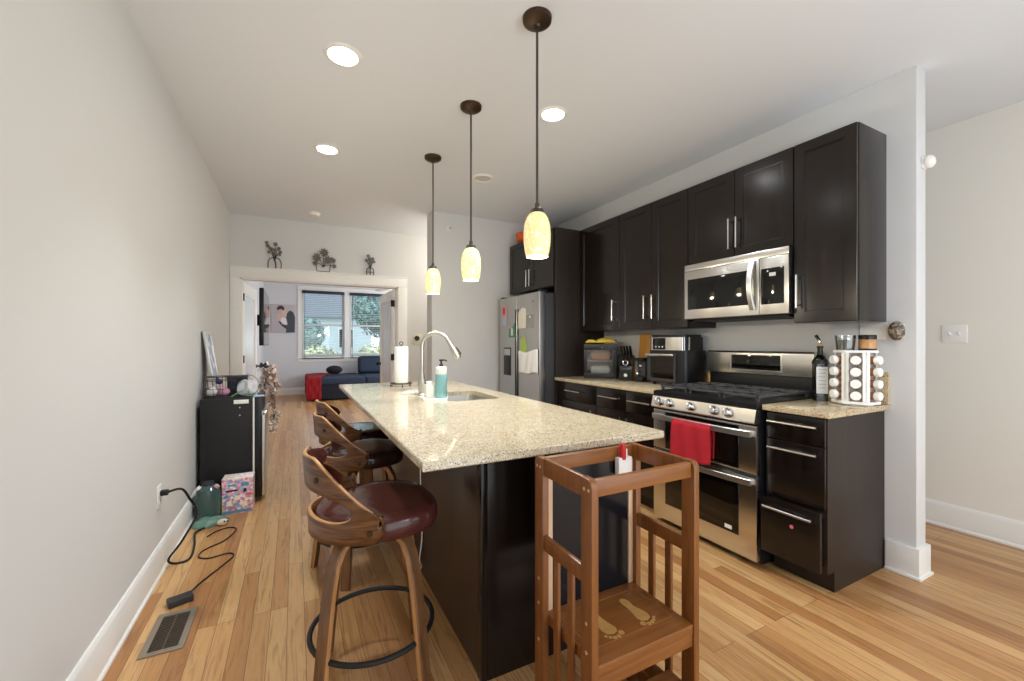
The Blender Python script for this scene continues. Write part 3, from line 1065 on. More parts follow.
def oven_door(z0, z1, wz0, wz1, hz, name):
    d = MB(B0)
    d.box(2.972, 3.005, y0 + 0.001, y1 - 0.001, z0, z1, 0.004)
    d = obj(name, d, M['steel'], t)
    obj('window_surround', MB(B0).box(2.9695, 2.976, y0 + 0.108, y1 - 0.108, wz0, wz1, 0.003), M['black_gloss'], d)
    obj('window', MB(B0).box(2.968, 2.974, y0 + 0.135, y1 - 0.135, wz0 + 0.03, wz1 - 0.045, 0.002), M['oven_glass'], d)
    h = MB(B0)
    hp = []
    for k in range(17):
        u = k / 16
        hp.append((2.945 - 0.022 * math.sin(PI * u) ** 0.6, y0 + 0.02 + u * (y1 - y0 - 0.04), hz))
    h.tube(hp, 1.0, flat=(0.014, 0.034), up=(0, 0, 1))
    for yy in (y0 + 0.03, y1 - 0.03):
        h.box(2.938, 2.974, yy - 0.012, yy + 0.012, hz - 0.013, hz + 0.013, 0.003)
    obj('handle', h, M['steel_soft'], d)
    return d


ud = oven_door(0.527, 0.795, 0.535, 0.785, 0.752, 'oven_door')
ld = oven_door(0.040, 0.521, 0.150, 0.468, 0.482, 'oven_door')
obj('energy_sticker', MB(B0).box(2.9672, 2.969, y0 + 0.150, y0 + 0.195, 0.168, 0.190), M['white'], ld)
obj('top_strip', MB(B0).box(2.985, 3.005, y0, y1, 0.795, 0.812), M['black'], t)
bgm = MB(B0)
bgm.prism([(3.548, 1.045), (3.548, 1.19), (3.556, 1.205), (3.64, 1.205), (3.64, 0.90), (3.60, 0.90), (3.60, 1.045)], 'Y', y0, y1, bev=0.003)
bgd = obj('backguard', bgm, M['steel'], t)
obj('display', MB(B0).box(3.545, 3.552, 1.665, 2.02, 1.075, 1.178, 0.004), M['black_gloss'], bgd)
obj('display_bezel', MB(B0).box(3.5465, 3.550, 1.655, 2.03, 1.066, 1.187, 0.003), M['steel_soft'], bgd)
obj('backguard_base', MB(B0).box(3.58, 3.63, y0, y1, 0.92, 1.045, 0.003), M['black'], t)
burn = [(3.14, 1.62), (3.14, 2.07), (3.42, 1.62), (3.42, 2.07), (3.28, 1.845)]
for (bx, by) in burn:
    obj('burner', MB(B0).lathe([(0.058, 0.926), (0.058, 0.932), (0.044, 0.934), (0.044, 0.946), (0.036, 0.950), (0, 0.950)], (bx, by, 0), 24), M['black_matt'], t)
for (ga, gb) in ((y0 + 0.02, 1.715), (1.722, 1.968), (1.975, y1 - 0.02)):
    gm = MB(B0)
    x0, x1, zt = 3.02, 3.55, 0.962
    for yy in (ga + 0.008, gb - 0.008):
        gm.box(x0, x1, yy - 0.007, yy + 0.007, zt - 0.014, zt, 0.003)
    for xx in (x0 + 0.007, x1 - 0.007, (x0 + x1) / 2):
        gm.box(xx - 0.007, xx + 0.007, ga, gb, zt - 0.014, zt, 0.003)
    yc = (ga + gb) / 2
    for xx in (3.14, 3.42):
        gm.box(xx - 0.09, xx + 0.09, yc - 0.006, yc + 0.006, zt - 0.012, zt + 0.004, 0.003)
        gm.box(xx - 0.006, xx + 0.006, ga, gb, zt - 0.012, zt + 0.004, 0.003)
    for xx in (x0 + 0.012, x1 - 0.012):
        for yy in (ga + 0.012, gb - 0.012):
            gm.box(xx - 0.008, xx + 0.008, yy - 0.008, yy + 0.008, 0.926, zt - 0.005, 0.002)
    obj('grate', gm, M['grate_iron'], t)

# red towel over the upper oven handle
tb = Vector((2.925, 1.86, 0.53))


def towel_fn(u, v):
    y = 1.715 + u * 0.285
    s = v * 0.50
    fold = 0.007 * math.sin(u * 17 + v * 2) * min(1, abs(v - 0.5) * 4)
    L1 = 0.245 + 0.02 * math.sin(u * 3)
    hang = 0.772
    if v < 0.5:
        z = hang - (0.5 - v) * 2 * (L1 - 0.03)
        x = 2.946 + 0.004
    else:
        z = hang - (v - 0.5) * 2 * L1
        x = 2.907 - 0.006
    w = max(0, 1 - abs(v - 0.5) * 18)
    x = x * (1 - w) + 2.926 * w
    return (x + fold, y + 0.012 * (v - 0.5) + (0.018 * (u - 0.5)) * (v - 0.5) * 2, z - 0.03 * u * 0)


tm = MB(tb).grid(towel_fn, 28, 40)
to = obj('kitchen_towel', tm, M['red_cloth'], ang=80)
sm = to.modifiers.new('thick', 'SOLIDIFY')
sm.thickness = 0.006
tag(to, 'red hand towel hanging over the upper oven handle', 'towel')

# ------------------------------------------------------------------ refrigerator
B0 = Vector((3.2, 4.08, 0))
t = thing('refrigerator', 'side-by-side stainless steel refrigerator with papers on its doors', 'refrigerator', B0)
fy0, fy1, fz = 3.612, 4.535, 1.80
obj('fridge_body', MB(B0).box(2.925, 3.62, fy0 + 0.004, fy1 - 0.004, 0.03, fz - 0.015, 0.004), M['dark_grey'], t)
sp_ = 4.098
for (a, b, hy, side) in ((fy0, sp_ - 0.004, sp_ - 0.045, 1), (sp_ + 0.004, fy1, sp_ + 0.045, -1)):
    d = obj('door', MB(B0).box(2.855, 2.922, a, b, 0.06, fz, 0.010, seg=3), M['fridge_steel'], t)
    obj('handle', MB(B0).box(2.850, 2.858, hy + side * 0.02 - 0.012, hy + side * 0.02 + 0.012, 0.35, 1.65, 0.003), M['black'], d)
    obj('hinge_cover', MB(B0).box(2.87, 2.96, (a if side == 1 else b - 0.06), (a + 0.06 if side == 1 else b), fz, fz + 0.02, 0.004), M['black'], d)
    if side == -1:
        dp = obj('water_dispenser', MB(B0).box(2.850, 2.862, 4.235, 4.42, 0.905, 1.225, 0.006), M['black'], d)
        obj('dispenser_panel', MB(B0).box(2.8475, 2.856, 4.25, 4.405, 1.135, 1.21, 0.004), M['steel_soft'], d)
    else:
        obj('badge', MB(B0).lathe([(0, 0), (0.009, 0), (0.009, 0.002), (0, 0.002)], (2.8552, 3.74, 1.71), 12, T=Matrix.Rotation(-PI / 2, 4, 'Y')), M['black'], d)
obj('toe_grille', MB(B0).box(2.90, 2.95, fy0 + 0.01, fy1 - 0.01, 0.0, 0.055, 0.003), M['black_matt'], t)


def note(name, label, cat, y0, y1, z0, z1, m, tilt=0.0, x=2.8535, outline=None, sub=None):
    b = Vector((x, (y0 + y1) / 2, z0))
    if outline is None:
        outline = [(y0, z0), (y1, z0 + tilt), (y1, z1 + tilt), (y0, z1)]
    o = obj(name, MB(b).prism(outline, 'X', x - 0.0012, x), m)
    tag(o, label, cat, 'papers on the refrigerator doors')
    if sub:
        for (n2, a, c, d, e, mm) in sub:
            obj(n2, MB(b).box(x - 0.0022, x - 0.0013, a, c, d, e), mm, o)
    return o


note('photo_strip', 'pale pink photo print on the refrigerator door with the water dispenser', 'photo print', 4.335, 4.475, 1.465, 1.71, M['card_pink'],
     sub=[('print_panel', 4.345, 4.465, 1.48, 1.57, M['card_blue']), ('print_panel', 4.385, 4.44, 1.61, 1.69, M['red'])])
note('flyer', 'dark green and cream leaflet below the photo print on the dispenser door', 'flyer', 4.12, 4.27, 1.33, 1.50, M['card_teal'],
     outline=[(4.115, 1.34), (4.29, 1.34), (4.28, 1.45), (4.22, 1.43), (4.13, 1.52)], sub=[('cream_strip', 4.185, 4.235, 1.36, 1.44, M['card_cream'])])
note('paper_sheet', 'cream paper sheet at the top of the refrigerator door without a dispenser', 'paper', 3.895, 4.075, 1.335, 1.635, M['card_cream'],
     outline=[(3.885, 1.44), (4.06, 1.435), (4.06, 1.61), (3.97, 1.66), (3.885, 1.64)])
nt_ = note('magnetic_card', 'grey card with a white round magnet on the refrigerator door', 'card', 3.735, 3.875, 1.435, 1.57, M['card_grey'])
obj('round_magnet', MB(nt_.location).lathe([(0, 0), (0.012, 0), (0.012, 0.006), (0, 0.006)], (2.852, 3.80, 1.55), 12, T=Matrix.Rotation(-PI / 2, 4, 'Y')), M['white'], nt_)
note('paper_cutout', 'lime green house-shaped paper above the white cloth on the refrigerator', 'paper', 3.86, 3.99, 1.10, 1.30, M['card_green'],
     outline=[(3.87, 1.17), (4.01, 1.17), (4.02, 1.30), (3.96, 1.33), (3.935, 1.39), (3.91, 1.33), (3.88, 1.31)])
pb = Vector((2.84, 3.83, 0.82))


def rag(u, v):
    y = 3.63 + u * 0.405
    z = 0.955 + v * 0.235 + 0.008 * math.sin(u * 9) * (1 - v) + 0.012 * math.sin(u * 6.5 + 1) * v + 0.03 * u * 0
    return (2.846 + 0.004 * math.sin(u * 20 + v * 3) - 0.002, y, z - 0.02 * (u - 0.5))


ro = obj('hanging_cloth', MB(pb).grid(rag, 24, 14), M['paper'], ang=80)
ro.modifiers.new('thick', 'SOLIDIFY').thickness = 0.004
tag(ro, 'white cloth hung across the refrigerator door below the green paper', 'cloth')

B0 = Vector((3.185, 4.41, UZ1))
tag(obj('serving_bowl', MB(B0).lathe([(0.0, 0.0), (0.08, 0.0), (0.14, 0.05), (0.16, 0.135), (0.155, 0.135), (0.135, 0.053), (0.076, 0.008), (0, 0.008)], B0, 28), M['orange']),
    'orange bowl on top of the cabinet above the refrigerator', 'bowl')

# ------------------------------------------------------------------ things on the kitchen counter
CT = 0.915
B0 = Vector((3.385, 3.325, CT))
ang = math.atan2(-3.325, CX - 3.385) + PI / 2
t = thing('bread_box', 'black bread box with a window showing two loaves, bananas on top', 'bread box', B0, ang)
w2, dp, hh = 0.158, 0.20, 0.335
m = MB()
m.box(-w2, w2, dp / 2 - 0.012, dp / 2, 0, hh, 0.003)
m.box(-w2, -w2 + 0.012, -dp / 2, dp / 2, 0, hh, 0.003)
m.box(w2 - 0.012, w2, -dp / 2, dp / 2, 0, hh, 0.003)
m.box(-w2, w2, -dp / 2, dp / 2, 0, 0.014, 0.003)
m.box(-w2, w2, -dp / 2, dp / 2, hh - 0.014, hh, 0.003)
obj('box_shell', m, M['black'], t)
obj('shelf', MB().box(-w2 + 0.012, w2 - 0.012, -dp / 2 + 0.02, dp / 2 - 0.012, 0.165, 0.172), M['board'], t)
fm = MB()
fy = -dp / 2
for (a, b, c, d) in ((-w2, w2, 0.0, 0.05), (-w2, w2, hh - 0.055, hh), (-w2, -w2 + 0.034, 0.05, hh - 0.055), (w2 - 0.040, w2, 0.05, hh - 0.055)):
    fm.box(a, b, fy - 0.014, fy, c, d, 0.002)
dr = obj('door', fm, M['black'], t)
obj('pane', MB().box(-w2 + 0.03, w2 - 0.036, fy - 0.008, fy - 0.005, 0.045, hh - 0.05), M['clear'], dr)
obj('knob', MB().ball((0.02, fy - 0.018, hh - 0.035), 0.007), M['chrome'], dr)


def loaf(name, label, zz, mm):
    b = B0 + Vector((0, 0, zz))
    o = MB()
    pr = []
    for k in range(13):
        u = k / 12
        r = 0.052 * (1 - (2 * u - 1) ** 6) ** 0.5 + 0.002
        pr.append((r, (u - 0.5) * 0.215))
    o.lathe(pr, (0, 0, 0.055), 20, T=Matrix.Rotation(PI / 2, 4, 'Y'))
    ob = obj(name, o, mm)
    ob.location = b
    ob.rotation_euler = (0, 0, ang)
    return tag(ob, label, 'bread')


loaf('bread_loaf', 'brown loaf of bread on the upper shelf of the black bread box', 0.174, M['bread'])
loaf('bread_loaf', 'loaf in a pale wrapper on the floor of the black bread box', 0.016, M['wrap'])
# bananas
for (i, (off, zz, rz, lab)) in enumerate((((-0.085, 0.0, 0), 0.012, 0.25, 'single banana at the fridge-panel end of the bread box top'),
                                        ((0.055, -0.03, 0), 0.012, -0.05, 'front banana of the bunch on the bread box top'),
                                        ((0.055, 0.02, 0), 0.030, 0.05, 'upper banana of the bunch on the bread box top'))):
    bb = B0 + Matrix.Rotation(ang, 3, 'Z') @ Vector(off) + Vector((0, 0, hh))
    o = thing('banana', lab, 'banana', bb, ang + rz, 'bananas on the bread box')
    pts, rs = [], []
    L = 0.10 if i == 0 else 0.155
    for k in range(15):
        u = k / 14
        x = (u - 0.5) * 1.15 * L
        pts.append((x, 0.028 * (1 - (2 * u - 1) ** 2), zz + 0.006 + 0.010 * (1 - (2 * u - 1) ** 2)))
        rs.append(0.018 * min(1, 0.28 + 2.6 * min(u, 1 - u)))
    obj('peel', MB().tube(pts, rs, 10), M['banana'], o)
    obj('stem', MB().tube([pts[-1], (pts[-1][0] + 0.014, -0.006, pts[-1][2] + 0.004)], 0.0045, 8), M['banana_tip'], o)

# knife block
B0 = Vector((3.43, 2.99, CT))
t = thing('knife_block', 'black slanted knife block full of black-handled knives', 'knife block', B0, 0.62)
m = MB()
m.prism([(-0.075, 0), (0.075, 0), (0.075, 0.215), (0.02, 0.235), (-0.075, 0.105)], 'Y', -0.058, 0.058, bev=0.004)
obj('block', m, M['black'], t)
obj('emblem', MB().lathe([(0, 0), (0.016, 0), (0.016, 0.0015), (0, 0.0015)], (-0.0752, 0, 0.05), 16, T=Matrix.Rotation(-PI / 2, 4, 'Y')), M['grey_lens'], t)
dirv = Vector((-0.60, 0, 0.80)).normalized()
for k in range(8):
    row, c = divmod(k, 4)
    p = Vector((-0.048 + row * 0.05, -0.04 + c * 0.027, 0.142 + row * 0.07))
    kn = MB()
    kn.tube([p, p + dirv * 0.02], 1.0, flat=(0.006, 0.016), up=(0, 1, 0))
    kn.tube([p + dirv * 0.018, p + dirv * 0.05, p + dirv * (0.11 + 0.02 * row)], [1, 1.1, 0.9], flat=(0.015, 0.022), up=(0, 1, 0))
    obj('knife_handle', kn, M['black'], t)
obj('shears_handle', MB().tube([Vector((-0.055, 0.0, 0.125)) + dirv * 0.05 + Vector((0, 0.022 * math.cos(a), 0.022 * math.sin(a))) for a in [2 * PI * q / 16 for q in range(16)]], 0.005, 8, closed=True), M['chrome'], t)

# cutting board leaning on the wall
B0 = Vector((3.60, 2.95, CT))
T = Matrix.Rotation(math.radians(4), 4, 'Y')
m = MB()
m.box(-0.009, 0.009, -0.075, 0.075, 0.0, 0.43, 0.006, T=T)
cb = obj('cutting_board', m, M['board'])
cb.location = B0
tag(cb, 'honey-coloured wooden cutting board leaning upright against the kitchen wall', 'cutting board')
# small black grinder / can opener
B0 = Vector((3.44, 2.80, CT))
t = thing('coffee_grinder', 'small black countertop appliance between the knife block and the black oven', 'appliance', B0)
obj('base', MB().box(-0.06, 0.06, -0.05, 0.05, 0, 0.045, 0.008), M['black'], t)
obj('tower', MB().box(-0.025, 0.055, -0.05, 0.05, 0.045, 0.185, 0.010), M['dark_grey'], t)
obj('lid', MB().box(-0.055, 0.058, -0.052, 0.052, 0.185, 0.215, 0.008), M['black'], t)
obj('switch', MB().box(-0.030, -0.024, -0.018, 0.018, 0.135, 0.150, 0.001), M['chrome'], t)
obj('spout', MB().tube([(-0.02, 0.01, 0.10), (-0.05, 0.015, 0.09), (-0.055, 0.015, 0.07)], 0.008, 8), M['chrome'], t)

# air fryer oven
B0 = Vector((3.49, 2.475, CT))
t = thing('air_fryer_oven', 'black and steel countertop air fryer oven beside the range', 'air fryer', B0)


def rr(x0, x1, y0, y1, r, n=5):
    pts = []
    for (cx, cy, a0) in ((x1 - r, y1 - r, 0), (x0 + r, y1 - r, PI / 2), (x0 + r, y0 + r, PI), (x1 - r, y0 + r, 1.5 * PI)):
        for k in range(n + 1):
            a = a0 + PI / 2 * k / n
            pts.append((cx + r * math.cos(a), cy + r * math.sin(a)))
    return pts


m = MB()
m.prism(rr(-0.13, 0.14, -0.195, 0.195, 0.05), 'Z', 0.018, 0.285)
obj('housing', m, M['black'], t)
m = MB()
m.prism(rr(-0.135, 0.13, -0.185, 0.185, 0.055), 'Z', 0.285, 0.395)
obj('upper_housing', m, M['black'], t)
sb_ = MB()
sb_.prism([(-0.137, -0.14), (-0.137, 0.14), (-0.130, 0.158), (-0.11, 0.176), (-0.07, 0.1865), (-0.06, 0.1865), (-0.06, 0.18), (-0.06, -0.18), (-0.06, -0.1865), (-0.07, -0.1865), (-0.11, -0.176), (-0.130, -0.158)], 'Z', 0.288, 0.392)
obj('steel_band', sb_, M['steel'], t)
m = MB()
m.prism(rr(-0.125, 0.12, -0.175, 0.175, 0.05), 'Z', 0.395, 0.415, bev=0.004)
obj('lid', m, M['black'], t)
cp = obj('control_panel', MB().box(-0.1385, -0.13, -0.01, 0.125, 0.292, 0.388, 0.001), M['black_gloss'], t)
for k in range(3):
    obj('control_button', MB().lathe([(0, 0), (0.007, 0), (0.006, 0.003), (0, 0.003)], (-0.1372, 0.09 - k * 0.035, 0.315), 12, T=Matrix.Rotation(-PI / 2, 4, 'Y')), M['grey_lens'], cp)
fm = MB()
for (a, b, c, d) in ((-0.115, 0.185, 0.03, 0.055), (-0.115, 0.185, 0.235, 0.26), (-0.115, -0.095, 0.055, 0.235), (0.150, 0.185, 0.055, 0.235)):
    fm.box(-0.142, -0.128, a, b, c, d, 0.002)
dr = obj('door', fm, M['dark_grey'], t)
obj('window', MB().box(-0.138, -0.130, -0.097, 0.152, 0.053, 0.237), M['oven_glass'], dr)
hm = MB()
hm.box(-0.172, -0.160, -0.115, 0.180, 0.238, 0.258, 0.004)
for yy in (-0.10, 0.165):
    hm.box(-0.165, -0.138, yy - 0.008, yy + 0.008, 0.242, 0.254, 0.002)
obj('handle', hm, M['nickel'], dr)
for (x, y) in ((-0.09, -0.15), (-0.09, 0.15), (0.10, -0.15), (0.10, 0.15)):
    obj('foot', MB().lathe([(0.014, 0), (0.016, 0.02), (0, 0.02)], (x, y, 0), 12), M['black_matt'], t)
tag(obj('utensil_block', MB((3.615, 2.235, CT)).box(3.598, 3.632, 2.236, 2.254, CT, 1.02, 0.004), M['board']), 'slim wooden block between the black oven and the range backguard', 'wood block')

# oil bottle
B0 = Vector((3.475, 1.392, CT))
t = thing('olive_oil_bottle', 'dark green oil bottle with a cork pourer beside the spice rack', 'bottle', B0, 0.75)
m = MB()
m.prism(rr(-0.034, 0.034, -0.034, 0.034, 0.010), 'Z', 0, 0.225)
m.lathe([(0.044, 0.222), (0.040, 0.240), (0.026, 0.262), (0.015, 0.276), (0.0135, 0.315), (0.017, 0.317), (0.017, 0.328), (0, 0.328)], seg=20)
obj('glass_body', m, M['bottle'], t)
lm = MB()
lm.box(-0.0355, -0.0342, -0.029, 0.029, 0.045, 0.205, 0.0004)
lb = obj('paper_label', lm, M['label'], t)
for k in range(6):
    z = 0.19 - k * 0.022
    obj('printed_line', MB().box(-0.0359, -0.0355, -0.020 + 0.003 * (k % 3), 0.020 - 0.004 * (k % 2), z - 0.0022, z), M['label_ink'], lb)
obj('cork', MB().cyl((0, 0, 0.326), (0, 0, 0.343), 0.010, 12), M['cork'], t)
obj('pourer', MB().tube([(0, 0, 0.34), (0.004, 0, 0.358), (0.018, 0.018, 0.392)], [0.007, 0.008, 0.009], 10), M['bottle'], t)

# spice rack
B0 = Vector((3.495, 1.222, CT))
rz = math.atan2(-1.235, CX - 3.475)      # towards the camera
t = thing('spice_rack', 'white revolving rack holding rows of white-capped spice jars on the granite end', 'spice rack', B0, rz)
HH = 0.305


def hexa(r, a0=0):
    return [(r * math.cos(a0 + k * PI / 3), r * math.sin(a0 + k * PI / 3)) for k in range(6)]


obj('base_plate', MB().prism(hexa(0.110, PI / 6), 'Z', 0.006, 0.022, bev=0.002), M['white'], t)
obj('swivel_foot', MB().lathe([(0.08, 0), (0.08, 0.007), (0, 0.007)], seg=24), M['white'], t)
obj('top_plate', MB().prism(hexa(0.101, PI / 6), 'Z', HH - 0.014, HH, bev=0.002), M['white'], t)
obj('core', MB().prism(hexa(0.030, 0), 'Z', 0.02, HH - 0.013), M['white'], t)
for k in range(6):
    a = PI / 6 + k * PI / 3
    T = Matrix.Rotation(a, 4, 'Z')
    obj('upright', MB().box(0.025, 0.092, -0.004, 0.004, 0.02, HH - 0.013, 0.001, T=T), M['white'], t)
    T2 = Matrix.Rotation(a, 4, 'Z')
    obj('face_strip', MB().box(0.086, 0.092, -0.018, 0.018, 0.02, HH - 0.013, 0.001, T=T2), M['white'], t)
cols = [(-PI / 3, 'column turned towards the oil bottle'), (0.0, 'column facing the island'), (PI / 3, 'column turned towards the hall')]
tiers = ['bottom', 'second', 'third', 'top']
jar0 = None
for (ca, cn) in cols:
    for ti in range(4):
        lab = '%s-tier spice jar in the rack %s' % (tiers[ti], cn)
        lab = lab if ti in (0, 3) else '%s-from-bottom spice jar in the rack %s' % (tiers[ti], cn)
        A = rz + ca
        p = B0 + Vector((math.cos(A), math.sin(A), 0)) * 0.045 + Vector((0, 0, 0.056 + ti * 0.065))
        if jar0 is None:
            jar0 = thing('spice_jar', lab, 'spice jar', p, A, 'white-capped jars in the spice rack')
            j = MB().lathe([(0.0, 0.004), (0.021, 0.004), (0.022, 0.008), (0.022, 0.052), (0.018, 0.058), (0, 0.058)], seg=18, T=Matrix.Rotation(PI / 2, 4, 'Y'))
            obj('jar', j, M['spice_brown'], jar0)
            j = MB().lathe([(0.0235, 0.054), (0.0245, 0.057), (0.0245, 0.074), (0.022, 0.078), (0, 0.079)], seg=20, T=Matrix.Rotation(PI / 2, 4, 'Y'))
            obj('lid', j, M['white'], jar0)
        else:
            dup(jar0, p, A, lab)
# jars on top of the rack
B1 = B0 + Matrix.Rotation(rz, 3, 'Z') @ Vector((0.01, -0.045, HH))
t = thing('glass_canister', 'clear glass canister of grey seasoning on the spice rack top', 'canister', B1)
obj('glass', MB().lathe([(0.0, 0), (0.042, 0), (0.050, 0.085), (0.048, 0.085), (0.041, 0.003), (0, 0.003)], seg=24), M['jar_glass'], t)
obj('contents', MB().lathe([(0, 0.004), (0.040, 0.004), (0.0455, 0.056), (0.02, 0.060), (0, 0.058)], seg=24), M['grey_spice'], t)
B1 = B0 + Matrix.Rotation(rz, 3, 'Z') @ Vector((0.0, 0.052, HH))
t = thing('spread_jar', 'amber jar with a black lid on the spice rack top', 'jar', B1)
obj('jar', MB().lathe([(0, 0), (0.036, 0), (0.040, 0.004), (0.040, 0.056), (0.035, 0.064), (0, 0.064)], seg=24), M['amber'], t)
obj('lid', MB().lathe([(0.041, 0.061), (0.041, 0.083), (0.039, 0.086), (0, 0.086)], seg=24), M['black'], t)
obj('base_band', MB().lathe([(0.0405, 0.001), (0.0410, 0.003), (0.0410, 0.008), (0.0405, 0.010)], seg=24, cap=False), M['black'], t)

# outlets, switches and small wall things
def plate(name, label, cat, loc, axis, w, h, m='white', toggles=0, sockets=0):
    """plate on a wall; axis = outward normal '-X','+X','-Y'"""
    rot = {'+X': 0, '-X': PI, '-Y': -PI / 2}[axis]
    t = thing(name, label, cat, loc, rot)
    obj('cover_plate', MB().box(0, 0.006, -w / 2, w / 2, -h / 2, h / 2, 0.002), M[m], t)
    for k in range(toggles):
        y = (k - (toggles - 1) / 2) * 0.046
        obj('toggle', MB().prism([(0.006, -0.012), (0.016, 0.004), (0.016, 0.010), (0.006, 0.012)], 'Y', y - 0.005, y + 0.005, bev=0.001), M['white'], t)
    for k in range(sockets):
        z = (k - (sockets - 1) / 2) * 0.042
        obj('socket', MB().box(0.006, 0.0085, -0.017, 0.017, z - 0.014, z + 0.014, 0.001), M['white'], t)
        obj('slot', MB().box(0.0085, 0.009, -0.008, -0.005, z - 0.006, z + 0.006).box(0.0085, 0.009, 0.005, 0.008, z - 0.006, z + 0.006), M['dark_grey'], t)
    return t


plate('light_switch', 'white double toggle switch plate on the bare hall wall', 'light switch', (XR, 1.153, 1.338), '-X', 0.125, 0.122, toggles=2)
plate('wall_outlet', 'cream outlet plate on the kitchen wall above the spice rack', 'outlet', (XK, 1.195, 1.355), '-X', 0.125, 0.118, 'white', sockets=0)
t = thing('air_freshener', 'carved bronze plug-in air freshener on the kitchen wall beside the outlet', 'air freshener', (XK, 1.075, 1.342), PI)
obj('ornate_shell', MB().ball((0.035, 0, 0), 0.05, sub=3, sx=0.68, sy=0.74, sz=1.08), M['ornate'], t)
obj('plug_base', MB().box(0, 0.02, -0.024, 0.024, -0.04, 0.04, 0.006), M['cream'], t)
t = thing('motion_sensor', 'small white motion sensor on the end of the kitchen wall', 'motion sensor', (3.732, 1.003, 2.262), -PI / 2)
obj('mount', MB().box(0, 0.012, -0.022, 0.022, -0.032, 0.032, 0.004), M['white'], t)
obj('sensor_body', MB().ball((0.028, 0.0, 0), 0.036, sub=3, sx=0.7, sy=0.95, sz=0.95), M['white'], t)
t = plate('thermostat_plate', 'cream wall plate with a round dark dial beside the wide doorway', 'wall control', (2.195, YB, 1.333), '-Y', 0.115, 0.145, 'cream')
obj('dial', MB().lathe([(0.034, 0), (0.034, 0.018), (0.028, 0.026), (0, 0.026)], (0.006, -0.012, 0.01), 24, T=Matrix.Rotation(PI / 2, 4, 'Y')), M['dark_grey'], t)
t = thing('sidewall_sprinkler', 'small white fire sprinkler high on the stub wall by the refrigerator', 'sprinkler', (2.262, YS, 2.60), -PI / 2)
obj('escutcheon', MB().lathe([(0.036, 0), (0.034, 0.006), (0.014, 0.010), (0, 0.010)], seg=24, T=Matrix.Rotation(PI / 2, 4, 'Y')), M['white'], t)
obj('sprinkler_head', MB().lathe([(0.010, 0.008), (0.010, 0.03), (0.018, 0.032), (0.018, 0.036), (0, 0.036)], seg=16, T=Matrix.Rotation(PI / 2, 4, 'Y')), M['steel_soft'], t)
plate('wall_outlet', 'white outlet plate low on the plain wall, with the black cord plugged in', 'outlet', (0, 2.955, 0.425), '+X', 0.075, 0.125, sockets=2)

# ------------------------------------------------------------------ island
IX0, IX1, IY0, IY1 = 1.010, 2.017, 1.240, 3.93
BX0, BX1, BY0, BY1 = 1.295, 1.985, 1.462, 3.90
SX0, SX1, SY0, SY1 = 1.515, 1.872, 2.46, 2.955      # sink cut-out
B0 = Vector(((BX0 + BX1) / 2, (BY0 + BY1) / 2, 0))
t = thing('kitchen_island', 'long dark kitchen island cabinet carrying the pale granite top', 'island', B0)
mb = MB(B0)
for (a, b, c, d) in ((BX0 + 0.02, BX1, BY0, SY0 - 0.02), (BX0 + 0.02, BX1, SY1 + 0.02, BY1), (BX0 + 0.02, SX0 - 0.02, SY0 - 0.02, SY1 + 0.02), (SX1 + 0.02, BX1, SY0 - 0.02, SY1 + 0.02)):
    mb.box(a, b, c, d, 0.0, 0.885)
obj('cabinet_body', mb, M['espresso'], t)
obj('end_panel', MB(B0).box(BX0 + 0.02, BX1 + 0.012, BY0 - 0.018, BY0, 0, 0.885, 0.002), M['espresso'], t)
obj('corner_post', MB(B0).box(BX0 - 0.006, BX0 + 0.018, BY0 - 0.020, BY0 + 0.02, 0, 0.885, 0.002), M['espresso'], t)
obj('side_panel', MB(B0).box(BX0, BX0 + 0.02, BY0 + 0.02, BY1, 0, 0.885, 0.001), M['island_panel'], t)
for (a, b) in ((BY0 + 0.03, 2.05), (2.05, 2.45), (2.97, 3.45), (3.45, BY1)):
    m = MB(B0)
    b2 = bmesh.new()
    m.box(BX1, BX1 + 0.018, a + 0.003, b - 0.003, 0.11, 0.87, 0.003)
    dr = obj('door', m, M['espresso'], t)
    hm = MB()
    hm.tube([Vector((BX1 + 0.048, b - 0.05, 0.60)) - B0, Vector((BX1 + 0.048, b - 0.05, 0.80)) - B0], 0.006, 8)
    for z in (0.62, 0.78):
        hm.cyl(Vector((BX1 + 0.018, b - 0.05, z)) - B0, Vector((BX1 + 0.048, b - 0.05, z)) - B0, 0.005, 8)
    obj('handle', hm, M['nickel'], dr)


